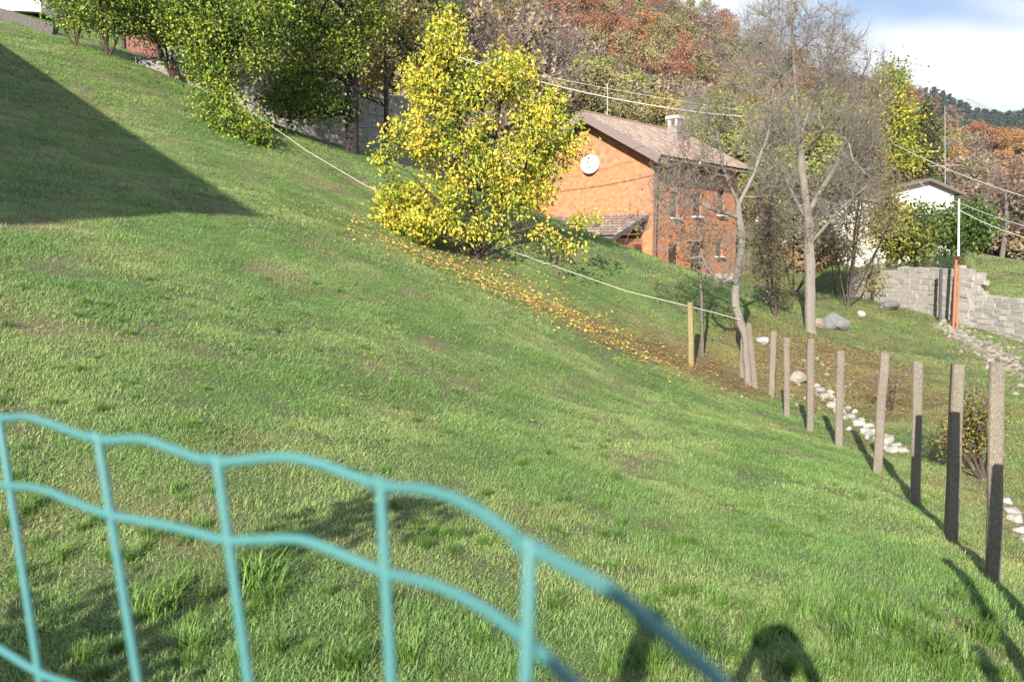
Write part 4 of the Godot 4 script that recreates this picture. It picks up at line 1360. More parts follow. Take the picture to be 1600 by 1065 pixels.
	var lfoot := ltop - 0.98
	var lw := MB.new()
	var s0 := c + e2 * 0.55
	lw.box(s0 + n * D / 2 + e2 * 0.125 + Vector3.UP * (lfoot - 0.1) / 2, Vector3(D, lfoot - 0.1, 0.25), Basis(e1, Vector3.UP, -e2), org)
	lw.box(s0 + n * (D - 0.125) + e2 * 3.1 + Vector3.UP * (lfoot - 0.1) / 2, Vector3(0.25, lfoot - 0.1, 5.5), Basis(e1, Vector3.UP, -e2), org)
	part("lean_to_wall", lw.mesh(M.orange), o)
	var lr := MB.new(false)
	var a0 := c + n * (D + 0.35) + e2 * 0.25 + Vector3.UP * (lfoot - 0.1)
	var a1 := a0 + e2 * 6.6
	var t0 := c + n * 0.02 + e2 * 0.25 + Vector3.UP * ltop
	var t1 := t0 + e2 * 6.6
	tiles(lr, a0 + Vector3.UP * 0.1, a1 + Vector3.UP * 0.1, t0 + Vector3.UP * 0.1, t1 + Vector3.UP * 0.1, 0.24, [Color(0.34, 0.25, 0.22), Color(0.42, 0.32, 0.29), Color(0.30, 0.22, 0.19), Color(0.46, 0.36, 0.31)], rng)
	part("lean_to_roof", lr.mesh(M.tile), o)
	var le := MB.new()
	le.box((a0 + t0) / 2, Vector3((t0 - a0).length(), 0.18, 0.1), Basis((t0 - a0).normalized(), (t0 - a0).normalized().cross(-e2).normalized() * -1.0, -e2), Color(0.10, 0.09, 0.10))
	le.cone(a0, a1, 0.09, 0.09, 8, Color(0.12, 0.11, 0.12))
	part("lean_to_gutter", le.mesh(M.plain), o)
	var dr := MB.new()
	var dc := s0 + n * 0.55 - e2 * 0.03 + Vector3.UP * (px(800, 400, 38.8).y - gy)
	dr.box(dc, Vector3(0.62, 1.15, 0.06), Basis(e1, Vector3.UP, -e2), Color(0.12, 0.055, 0.045))
	for k in 7: dr.box(dc - e2 * 0.045 + Vector3.UP * (k - 3) * 0.15, Vector3(0.5, 0.10, 0.03), Basis(e1, Vector3.UP, -e2), Color(0.15, 0.07, 0.055))
	part("shuttered_opening", dr.mesh(M.plain), o)
	# dish on the gable
	var ds := thing("satellite_dish", px(922, 258, 40.5), "white satellite dish on the orange gable wall", "satellite dish")
	var w := (922.0 - 1018.0)
	var k2 := 0.0
	var pw := c
	for i in 60:          # where the sight line meets the gable
		pw = c + e2 * (i * 0.12)
		var s := to_px(pw + Vector3.UP * 4.0)
		if s.x <= 922: break
	var dt := to_px(pw + Vector3.UP * 5.0).z - 0.45
	var dcp := px(922, 256, dt)
	var face := (n * 0.8 + Vector3(0.0, 0.25, 0.55)).normalized()
	var fx := face.cross(Vector3.UP).normalized()
	var fy := fx.cross(face).normalized()
	var dm := MB.new()
	for j in 6:
		for i in 24:
			var r := 0.5 * j / 5.0
			var an := TAU * i / 24.0
			var d := fx * cos(an) * r + fy * sin(an) * r + face * (r * r * 0.45 - 0.1)
			dm.vert(dcp + d, face, Color(0.78, 0.78, 0.77))
	for j in 5:
		for i in 24:
			var q := j * 24 + i
			var q2 := j * 24 + (i + 1) % 24
			dm.tri(q, q + 24, q2); dm.tri(q2, q + 24, q2 + 24)
	part("reflector", dm.mesh(M.plain), ds)
	dm = MB.new()
	dm.tube([dcp - face * 0.08, dcp - face * 0.2, dcp + e1 * 0.55 - Vector3.UP * 0.1], 0.03, 0.03, 6, Color(0.2, 0.2, 0.2))
	part("bracket", dm.mesh(M.plain), ds)
	dm = MB.new()
	dm.tube([dcp - fy * 0.47 + face * 0.02, dcp + face * 0.45], 0.015, 0.015, 6, Color(0.3, 0.3, 0.3))
	dm.box(dcp + face * 0.47, Vector3(0.07, 0.07, 0.12), Basis(fx, fy, face), Color(0.3, 0.3, 0.3))
	part("feed_arm", dm.mesh(M.plain), ds)
	# aerial mast on the ridge
	var ab := ridge0 + e1 * 2.3 + Vector3.UP * 0.2
	var an2 := thing("roof_aerial", ab, "thin grey aerial mast on the orange house roof", "aerial")
	var am := MB.new()
	am.tube([ab - Vector3.UP * 0.05, ab + Vector3.UP * 1.7], 0.022, 0.018, 6, Color(0.5, 0.5, 0.5))
	part("mast", am.mesh(M.plain), an2)
	bare_spots.append([Vector2((c + e1 * 4.5 + e2 * 3.5).x, (c + e1 * 4.5 + e2 * 3.5).z), 7.5])

func simple_house(called: String, label: String, c: Vector3, e1: Vector3, L: float, W: float, h: float, rise: float, wallm: Material, tc: Color, holes: Array, ov := 0.5):
	var e2 := Vector3(e1.z, 0, -e1.x)      # away from the seen face
	var o := thing(called, c, label, "house")
	var w := MB.new()
	pierced(w, c, e1, e2, L, h, 0.3, holes, Color(1, 1, 1))
	var bs := Basis(e1, Vector3.UP, -e2)
	w.box(c + e1 * L / 2 + e2 * (W - 0.15) + Vector3.UP * h / 2, Vector3(L, h, 0.3), bs, Color(1, 1, 1))
	for s in [0.15, L - 0.15]:
		w.box(c + e1 * s + e2 * W / 2 + Vector3.UP * h / 2, Vector3(0.296, h, W - 0.604), bs, Color(1, 1, 1))
	# gables stand over the two short ends along e1
	for s in [0.0, L]:
		w.quad(c + e1 * s + Vector3.UP * h, c + e1 * s + e2 * W + Vector3.UP * h, c + e1 * s + e2 * W / 2 + Vector3.UP * (h + rise), c + e1 * s + e2 * W / 2 + Vector3.UP * (h + rise), Color(1, 1, 1))
	part("wall", w.mesh(wallm), o)
	for q in holes: window_parts(o, c, e1, e2, q, false, M.shutter, M.white)
	var rf := MB.new()
	var drop := rise / (W / 2) * ov
	for s in [0, 1]:
		var a: Vector3 = c - e1 * ov + (-e2 * ov if s == 0 else e2 * (W + ov)) + Vector3.UP * (h - drop + 0.04)
		var b := a + e1 * (L + 2 * ov)
		var r0 := c - e1 * ov + e2 * W / 2 + Vector3.UP * (h + rise + 0.04)
		var r1 := r0 + e1 * (L + 2 * ov)
		var n := Vector3.UP * 0.2
		rf.quad(a + n, b + n, r1 + n, r0 + n, tc)
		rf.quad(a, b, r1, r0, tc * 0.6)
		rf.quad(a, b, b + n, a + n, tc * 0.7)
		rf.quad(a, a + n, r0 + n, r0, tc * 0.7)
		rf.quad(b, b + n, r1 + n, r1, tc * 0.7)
	part("roof", rf.mesh(M.tile), o)
	return o

func build_other_houses():
	# cream house: its gable end looks towards us
	var c := px(1372, 400, 46.0)
	c.y = H(c.x, c.z) - 0.6
	var far_c := px(1486, 392, 48.0)
	var e := Vector3(far_c.x - c.x, 0, far_c.z - c.z)
	var W := e.length()
	e = e.normalized()
	var o := thing("cream_house", c, "pale cream house with low roof partly hidden by evergreen bushes", "house")
	var e2 := Vector3(e.z, 0, -e.x)
	var eave := px(1486, 303, 48.0).y - c.y
	var peak := px(1438, 284, 47.2).y - c.y
	var w := MB.new()
	pierced(w, c, e, e2, W, eave, 0.3, [[1.0, 1.7, 1.0, 2.3]], Color(1, 1, 1))
	for s in [0.15, W - 0.15]:
		w.box(c + e * s + e2 * 4.5 + Vector3.UP * eave / 2, Vector3(0.3, eave, 8.4), Basis(e, Vector3.UP, -e2), Color(1, 1, 1))
	var pk := W * 0.58
	for k in [0.0, 0.3]:
		w.quad(c + e2 * k + Vector3.UP * eave, c + e2 * k + e * W + Vector3.UP * eave, c + e2 * k + e * pk + Vector3.UP * peak, c + e2 * k + e * pk + Vector3.UP * peak, Color(1, 1, 1))
	part("wall", w.mesh(M.cream), o)
	window_parts(o, c, e, e2, [1.0, 1.7, 1.0, 2.3], false, M.shutter, M.white)
	var rf := MB.new()
	for s in [0, 1]:
		var side := -0.4 if s == 0 else W + 0.4
		var slope := (peak - eave) / (pk if s == 0 else W - pk)
		var a := c - e2 * 0.4 + e * side + Vector3.UP * (eave - slope * 0.4)
		var p := c - e2 * 0.4 + e * pk + Vector3.UP * peak
		var n := Vector3.UP * 0.16
		for lift in [Vector3.ZERO, n]: rf.quad(a + lift, a + lift + e2 * 10, p + lift + e2 * 10, p + lift, Color(0.24, 0.19, 0.18))
		rf.quad(a, a + n, p + n, p, Color(0.24, 0.20, 0.19))
		rf.quad(a, a + e2 * 10, a + e2 * 10 + n, a + n, Color(0.24, 0.20, 0.19))
	part("roof", rf.mesh(M.tile), o)
	# aerial over the cream house
	var ab := c + e * pk + e2 * 1.5 + Vector3.UP * (peak + 0.1)
	ab = px(1478, 296, 49.0)
	var a2 := thing("tv_aerial", ab, "tall thin aerial with crossbars above the cream house", "aerial")
	var am := MB.new()
	am.tube([ab - Vector3.UP * 0.3, px(1477, 165, 49.0)], 0.022, 0.015, 6, Color(0.42, 0.42, 0.42))
	part("mast", am.mesh(M.plain), a2)
	am = MB.new()
	am.tube([px(1452, 259, 49.0), px(1502, 258, 49.3)], 0.02, 0.02, 6, Color(0.45, 0.45, 0.45))
	for k in 7: am.tube([px(1455 + k * 7.5, 256, 48.7), px(1455 + k * 7.5, 262, 49.5)], 0.012, 0.012, 5, Color(0.45, 0.45, 0.45))
	part("crossbar", am.mesh(M.plain), a2)
	# white house behind the orange one
	var c2 := px(1183, 300, 58.0)
	c2.y = H(c2.x, c2.z) - 0.5
	simple_house("white_house", "white house showing through the twigs beyond the orange house", c2, Vector3(0.95, 0, 0.31).normalized(), 5.0, 6.0, px(1190, 238, 58.0).y - c2.y, 1.0, M.white, Color(0.36, 0.22, 0.17), [])
	# white building on the crest
	var c3 := px(-70, 50, 34.0)
	c3.y = H(c3.x, c3.z) - 0.6
	var cr := px(66, 50, 34.5)
	var e3 := Vector3(cr.x - c3.x, 0, cr.z - c3.z)
	var l3 := e3.length()
	e3 = e3.normalized()
	simple_house("white_building", "white rendered building at the top of the meadow", c3, e3, l3, 6.0, 5.2, 1.2, M.white, Color(0.3, 0.2, 0.16), [[2.25, 2.75, 0.9, 3.6], [0.4, 1.3, 1.2, 2.8]])
	# low kerb at the edge of the yard
	var kb := px(-60, 30, 31.5)
	var ke := px(86, 50, 31.0)
	kb.y = H(kb.x, kb.z); ke.y = H(ke.x, ke.z)
	var km := MB.new()
	var dir := (ke - kb)
	km.box((kb + ke) / 2 + Vector3.UP * 0.12, Vector3(dir.length(), 0.5, 0.3), Basis(dir.normalized(), dir.normalized().cross(Vector3(0, 0, 1)).normalized() * -1.0, dir.normalized().cross(dir.normalized().cross(Vector3(0, 0, 1)) * -1.0).normalized()), Color(0.15, 0.14, 0.135))
	meta(top("low_kerb", km.mesh(M.concrete)), "low dark concrete kerb in front of the white building", "kerb")
	# small shed behind the crest trees
	var s0 := px(196, 86, 33.0)
	var s1 := px(252, 92, 32.5)
	s0.y = H(s0.x, s0.z) - 0.4; s1.y = s0.y
	var sd := (s1 - s0).normalized()
	var sb := Vector3(sd.z, 0, -sd.x)
	var sl := (s1 - s0).length()
	var so := thing("garden_shed", s0, "small shed with dull red boards behind the crest trees", "shed")
	var hh := px(225, 50, 32.7).y - s0.y
	for k in 7:
		var bm := MB.new()
		bm.box(s0 + sd * sl * (k + 0.5) / 7.0 + Vector3.UP * hh / 2, Vector3(sl / 7.0 - 0.012, hh, 0.05), Basis(sd, Vector3.UP, -sb), Color(0.21, 0.085, 0.08))
		part("board", bm.mesh(M.plain), so)
	var sr := MB.new()
	sr.box(s0 + sd * sl / 2 + sb * 1.2 + Vector3.UP * (hh + 0.06), Vector3(sl + 0.5, 0.1, 3.0), Basis(sd, Vector3.UP, -sb), Color(0.13, 0.11, 0.11))
	part("roof", sr.mesh(M.plain), so)
	for k in [0.0, sl]:
		var pm := MB.new()
		pm.box(s0 + sd * k + Vector3.UP * hh / 2 - sb * 0.06, Vector3(0.14, hh, 0.12), Basis(sd, Vector3.UP, -sb), Color(0.05, 0.04, 0.04))
		part("post", pm.mesh(M.plain), so)
	var sw := MB.new()
	sw.box(s0 + sd * sl / 2 + sb * 2.4 + Vector3.UP * hh / 2, Vector3(sl, hh, 0.08), Basis(sd, Vector3.UP, -sb), Color(0.2, 0.1, 0.09))
	part("back_wall", sw.mesh(M.plain), so)
	# white board fence beside it
	var w0 := px(258, 100, 32.0)
	var w1 := px(316, 104, 31.6)
	w0.y = H(w0.x, w0.z) - 0.3; w1.y = w0.y
	var wd := (w1 - w0).normalized()
	var wo := thing("white_panel_fence", w0, "white board fence beside the red shed", "fence")
	var wh := px(285, 72, 31.8).y - w0.y
	for k in 6:
		var bm := MB.new()
		bm.box(w0 + wd * (w1 - w0).length() * (k + 0.5) / 6.0 + Vector3.UP * wh / 2, Vector3((w1 - w0).length() / 6.0 - 0.015, wh, 0.05), Basis(wd, Vector3.UP, wd.cross(Vector3.UP)), Color(0.62, 0.62, 0.66))
		part("board", bm.mesh(M.plain), wo)
	# white pole on the terrace
	var pp := px(411, 112, 32.0)
	pp.y = H(pp.x, pp.z)
	var po := MB.new()
	po.tube([pp - Vector3.UP * 0.2, pp + Vector3.UP * 4.6], 0.10, 0.09, 10, Color(0.62, 0.60, 0.52))
	meta(top("lamp_post", po.mesh(M.plain)), "pale concrete post above the shaded stone wall", "post")

# ------------------------------------------------------------------ posts, rope, cables, wire fence
func wood_post(called: String, label: String, foot: Vector3, head: Vector3, w: float, col: Color, group: String, seed_: int, cat := "fence post"):
	var rng := rgn(seed_)
	var mb := MB.new(false)
	var ax := (head - foot).normalized()
	var yaw := rng.randf_range(0.25, 0.55)
	var s := Vector3(cos(yaw), 0, sin(yaw))
	s = (s - ax * s.dot(ax)).normalized()
	var t := ax.cross(s)
	var ln := (head - foot).length()
	var rows := 7
	var sides := 8       # square section with taken-off corners
	for j in rows + 1:
		var f := float(j) / rows
		var c := foot - ax * 0.25 + ax * (ln + 0.25) * f + (s * rng.randfn() + t * rng.randfn()) * 0.0025
		for k in sides:
			var q := [Vector2(1, 0.75), Vector2(0.75, 1), Vector2(-0.75, 1), Vector2(-1, 0.75), Vector2(-1, -0.75), Vector2(-0.75, -1), Vector2(0.75, -1), Vector2(1, -0.75)][k] as Vector2
			var wob := 1.0 + rng.randfn() * 0.025
			mb.vert(c + (s * q.x + t * q.y) * w * 0.5 * wob, ax, col * rng.randf_range(0.88, 1.1))
	for j in rows:
		for k in sides:
			var a := j * sides + k
			var b := j * sides + (k + 1) % sides
			mb.tri(a, a + sides, b); mb.tri(b, a + sides, b + sides)
	var o0 := mb.v.size()
	mb.vert(head + ax * rng.randf_range(0.0, 0.012), ax, col * 1.1)
	for k in sides: mb.tri(o0, rows * sides + (k + 1) % sides, rows * sides + k)
	var o := top(called, mb.mesh(M.oldwood))
	meta(o, label, cat, group)

func build_posts():
	var list := [[1553, 905, 1558, 566, 24], [1486, 842, 1498, 569, 20], [1431, 785, 1435, 564, 16], [1371, 741, 1383, 551, 15], [1311, 697, 1314, 548, 13], [1266, 674, 1267, 529, 11.5], [1230, 651, 1229, 527, 10], [1206, 620, 1210, 517, 10], [1180, 604, 1170, 505, 9], [1160, 590, 1162, 503, 8]]
	var words := ["thirteenth", "twelfth", "eleventh", "tenth", "ninth", "eighth", "seventh", "sixth", "fifth", "fourth", "third", "second", "first"]
	var i := 0
	for q in [[1.22, -0.50], [1.95, -2.00], [2.74, -3.52]]:
		var b := G(q[0], q[1])
		wood_post("fence_post", "weathered grey wooden fence post, %s in the row from the kinked bare tree" % words[i], b, b + Vector3(0.02, 1.52, 0.02), 0.082, Color(0.375, 0.33, 0.27), "grey wooden fence posts without wire", 890 + i)
		i += 1
	for q in list:
		var f := hit(q[0], q[1])
		var t := to_px(f).z
		wood_post("fence_post", "weathered grey wooden fence post, %s in the row from the kinked bare tree" % words[i], f, px(q[2], q[3], t), q[4] * 0.88 / F * t, Color(0.375, 0.33, 0.27), "grey wooden fence posts without wire", 900 + i)
		i += 1
	# end post of the wire fence beside the person
	var sp := hit(1022, 962) + TOSUN * 5.3
	wood_post("gate_post", "stout wooden end post of the turquoise wire fence beside the person", G(sp.x, sp.z), sp, 0.10, Color(0.28, 0.25, 0.21), "", 940, "post")
	var f := hit(1081, 571)
	var t := to_px(f).z
	wood_post("wooden_stake", "yellowish wooden stake holding up the white rope", f, px(1079, 472, t), 8.0 / F * t, Color(0.50, 0.42, 0.20), "", 930, "stake")

func sag(a: Vector3, b: Vector3, d: float, n: int) -> Array:
	var out := []
	for k in n + 1:
		var f := float(k) / n
		out.append(a.lerp(b, f) - Vector3.UP * d * 4.0 * f * (1.0 - f))
	return out

func build_lines():
	var ty := to_px(hit(742, 402)).z + 0.9
	var rp := [px(372, 158, 22.3), px(400, 180, 22.0), px(480, 236, 21.0), px(570, 289, 20.3), px(640, 325, 20.7), px(740, 372, ty), px(850, 410, 19.6), px(980, 455, 18.2), px(1079, 479, 18.0), px(1120, 489, 18.0), px(1158, 500, 17.9)]
	var m := MB.new()
	m.tube(rp, 0.007, 0.007, 6, Color(0.62, 0.60, 0.55))
	meta(top("rope", m.mesh(M.plain)), "white rope stretched from the ivy-clad tree to the kinked bare tree", "rope")
	# overhead cables
	for q in [[px(640, 62, 33), px(1160, 182, 33), 0.5, 0.022, "thick pale overhead cable crossing above the orange house roof"],
			[px(640, 70, 33.5), px(1160, 172, 34), 0.2, 0.010, "thin overhead wire crossing above the orange house roof"],
			[px(1400, 226, 40), px(1760, 345, 30), 0.4, 0.016, "upper overhead cable behind the white-topped pole"],
			[px(1440, 288, 44), px(1700, 378, 30), 0.3, 0.018, "overhead cable leaving the cream house roof"],
			[px(1496, 326, 25.4), px(1720, 392, 21), 0.25, 0.013, "cable from the white-topped pole out over the valley"],
			[px(1400, 322, 44), px(1496, 326, 25.4), 0.3, 0.012, "slack cable between the cream house and the white-topped pole"]]:
		m = MB.new()
		m.tube(sag(q[0], q[1], q[2], 20), q[3], q[3], 5, Color(0.55, 0.54, 0.53))
		meta(top("overhead_cable", m.mesh(M.plain)), q[4], "cable")
	# pole with red foot
	var f := px(1491, 505, 25.3)
	f.y = H(f.x, f.z)
	var o := thing("signal_pole", f, "slim pole, white above and rusty red below, before the stone wall", "pole")
	m = MB.new()
	m.tube([f + Vector3.UP * (px(1496, 400, 25.3).y - f.y), px(1499, 311, 25.3)], 0.034, 0.03, 8, Color(0.72, 0.72, 0.70))
	part("upper_tube", m.mesh(M.plain), o)
	m = MB.new()
	m.tube([f - Vector3.UP * 0.3, px(1495, 398, 25.3)], 0.042, 0.042, 8, Color(0.38, 0.13, 0.07))
	m.tube([f - Vector3.UP * 0.3 + Vector3(0.11, 0, 0), px(1498, 415, 25.3) + Vector3(0.05, 0, 0)], 0.03, 0.03, 8, Color(0.42, 0.16, 0.09))
	part("lower_tube", m.mesh(M.plain), o)
	f = px(1470, 496, 26.0)
	f.y = H(f.x, f.z)
	m = MB.new()
	m.tube([f - Vector3.UP * 0.3, px(1471, 420, 26.0)], 0.05, 0.05, 6, Color(0.06, 0.06, 0.065))
	meta(top("dark_post", m.mesh(M.plain)), "thin dark metal post against the pale stone wall", "post")

func smooth_px(a: Array, n: int) -> Array:
	var out := []
	for i in a.size() - 1:
		var p0: Vector3 = a[maxi(i - 1, 0)]
		var p3: Vector3 = a[mini(i + 2, a.size() - 1)]
		for k in n:
			out.append((a[i] as Vector3).cubic_interpolate(a[i + 1], p0, p3, float(k) / n))
	out.append(a[-1])
	return out

func fence_depth(u: float) -> float:     # plan of the wire: it swings in towards the lens
	var us := [-400, 0, 150, 340, 595, 830, 950, 1130, 1300]
	var ts := [0.62, 0.484, 0.424, 0.378, 0.335, 0.264, 0.232, 0.194, 0.17]
	for i in us.size() - 1:
		if u <= us[i + 1]: return lerpf(ts[i], ts[i + 1], clampf((u - us[i]) / (us[i + 1] - us[i]), 0, 1))
	return 0.17

func build_wire_fence():
	var f0 := px(400, 900, 0.36)
	var o := thing("wire_fence", Vector3(f0.x, H(f0.x, f0.z), f0.z), "turquoise plastic coated welded wire mesh fence close by", "fence")
	var P := func(q): return px(q[0], q[1], fence_depth(q[0]))
	var top_l := [[-330, 600], [-190, 612], [-90, 640], [0, 652], [38, 651], [75, 661], [150, 686], [220, 686], [270, 702], [335, 721], [440, 714], [500, 725], [592, 757], [668, 766], [740, 793], [828, 855], [862, 872], [950, 920], [1012, 968], [1075, 1020], [1130, 1070], [1200, 1150]].map(P)
	var second := [[-330, 690], [-190, 706], [-90, 740], [0, 757], [60, 763], [112, 783], [168, 803], [250, 819], [300, 830], [357, 844], [460, 842], [520, 860], [600, 893], [680, 914], [755, 950], [825, 1002], [890, 1062], [960, 1130]].map(P)
	var r := 0.0023
	var col := Color(1, 1, 1)
	var lit: Array = [top_l, second]
	var vert := [[[-190, 612], [-100, 1065]], [[-3, 652], [62, 1065]], [[152, 686], [215, 1065]], [[338, 721], [388, 1065]], [[594, 757], [611, 1065]], [[828, 855], [822, 1065]]]
	# upright wires run on down to the ground
	var feet := []
	for q in vert:
		var a: Vector3 = P.call(q[0])
		var k: Vector3 = px(q[1][0], q[1][1], fence_depth(q[0][0]) * 0.97)
		var d := (k - a) / absf(k.y - a.y)
		var run := a.y - H(a.x, a.z)
		var knee := a + d * minf(0.35, run)
		var foot := Vector3(knee.x + d.x * 0.1, H(knee.x, knee.z) - 0.02, knee.z + d.z * 0.1)
		feet.append([a, knee, foot])
		var m := MB.new()
		m.tube([a + Vector3.UP * 0.003, a.lerp(knee, 0.5), knee, knee.lerp(foot, 0.5), foot], r, r, 10, col)
		part("upright_wire", m.mesh(M.wire), o)
		m = MB.new()
		m.tube([a + Vector3(-0.005, 0.0015, 0.001), a + Vector3(-0.002, 0.001, 0), a + Vector3(0.002, -0.001, 0), a + Vector3(0.005, -0.002, -0.001)], 0.0031, 0.0031, 10, col)
		part("weld", m.mesh(M.wire), o)
	for l in lit:
		var m := MB.new()
		m.tube(smooth_px(l, 6), r, r, 10, col)
		part("line_wire", m.mesh(M.wire), o)
	# lower line wires every ten centimetres, crimped between the uprights
	var drop := 0.148
	while drop < 1.5:
		var pts := []
		for i in feet.size():
			var a: Vector3 = feet[i][0]
			var k: Vector3 = feet[i][1]
			var f: Vector3 = feet[i][2]
			var y := a.y - drop
			var q := a.lerp(k, (a.y - y) / maxf(a.y - k.y, 0.01)) if y > k.y else k.lerp(f, (k.y - y) / maxf(k.y - f.y, 0.01))
			if pts.size(): pts.append((pts[-1] as Vector3).lerp(q, 0.45) + Vector3.UP * 0.005)
			pts.append(q)
		var m := MB.new()
		m.tube(smooth_px(pts, 4), r, r, 8, col)
		part("line_wire", m.mesh(M.wire), o)
		drop += 0.1

# ------------------------------------------------------------------ what throws shade from behind the lens
func capsule(p: Vector3, a: Vector3, b: Vector3, ra: float, rb: float) -> float:
	var ab := b - a
	var f := clampf((p - a).dot(ab) / ab.length_squared(), 0, 1)
	return p.distance_to(a + ab * f) - lerpf(ra, rb, f)

func net(mb: MB, bones: Array, lo: Vector3, hi: Vector3, cell: float, blend: float, colour: Callable):
	var n := Vector3i(((hi - lo) / cell).ceil()) + Vector3i.ONE
	var d := PackedFloat32Array()
	d.resize(n.x * n.y * n.z)
	for z in n.z:
		for y in n.y:
			for x in n.x:
				var p := lo + Vector3(x, y, z) * cell
				var s := 1e9
				for b in bones:
					var q := capsule(p, b[0], b[1], b[2], b[3])
					var h := clampf(0.5 + 0.5 * (s - q) / blend, 0, 1)
					s = lerpf(s, q, h) - blend * h * (1.0 - h) if s < 1e8 else q
				d[(z * n.y + y) * n.x + x] = s
	var at := {}
	var base := mb.v.size()
	for z in n.z - 1:
		for y in n.y - 1:
			for x in n.x - 1:
				var sum := Vector3.ZERO
				var cnt := 0
				var vals := []
				for k in 8: vals.append(d[((z + (k >> 2)) * n.y + y + ((k >> 1) & 1)) * n.x + x + (k & 1)])
				for e in [[0, 1], [2, 3], [4, 5], [6, 7], [0, 2], [1, 3], [4, 6], [5, 7], [0, 4], [1, 5], [2, 6], [3, 7]]:
					var va: float = vals[e[0]]
					var vb: float = vals[e[1]]
					if (va < 0) != (vb < 0):
						var f := va / (va - vb)
						var pa := Vector3(e[0] & 1, (e[0] >> 1) & 1, e[0] >> 2)
						var pb := Vector3(e[1] & 1, (e[1] >> 1) & 1, e[1] >> 2)
						sum += pa.lerp(pb, f)
						cnt += 1
				if cnt:
					var p := lo + (Vector3(x, y, z) + sum / cnt) * cell
					at[Vector3i(x, y, z)] = mb.v.size()
					var g := Vector3(vals[1] - vals[0] + vals[7] - vals[6], vals[2] - vals[0] + vals[7] - vals[5], vals[4] - vals[0] + vals[7] - vals[3])
					mb.vert(p, g.normalized(), colour.call(p))
	for z in range(1, n.z - 1):
		for y in range(1, n.y - 1):
			for x in range(1, n.x - 1):
				var o := (z * n.y + y) * n.x + x
				var s0 := d[o] < 0
				for ax in 3:
					var s1 := d[o + [1, n.x, n.x * n.y][ax]] < 0
					if s0 == s1: continue
					var u := [Vector3i(0, 1, 0), Vector3i(0, 0, 1), Vector3i(1, 0, 0)][ax] as Vector3i
					var v := [Vector3i(0, 0, 1), Vector3i(1, 0, 0), Vector3i(0, 1, 0)][ax] as Vector3i
					var c := Vector3i(x, y, z)
					var q := [c, c - u, c - u - v, c - v]
					if not (at.has(q[0]) and at.has(q[1]) and at.has(q[2]) and at.has(q[3])): continue
					var i0: int = at[q[0]]; var i1: int = at[q[1]]; var i2: int = at[q[2]]; var i3: int = at[q[3]]
					if s0:
						mb.tri(i0, i2, i1); mb.tri(i0, i3, i2)
					else:
						mb.tri(i0, i1, i2); mb.tri(i0, i2, i3)

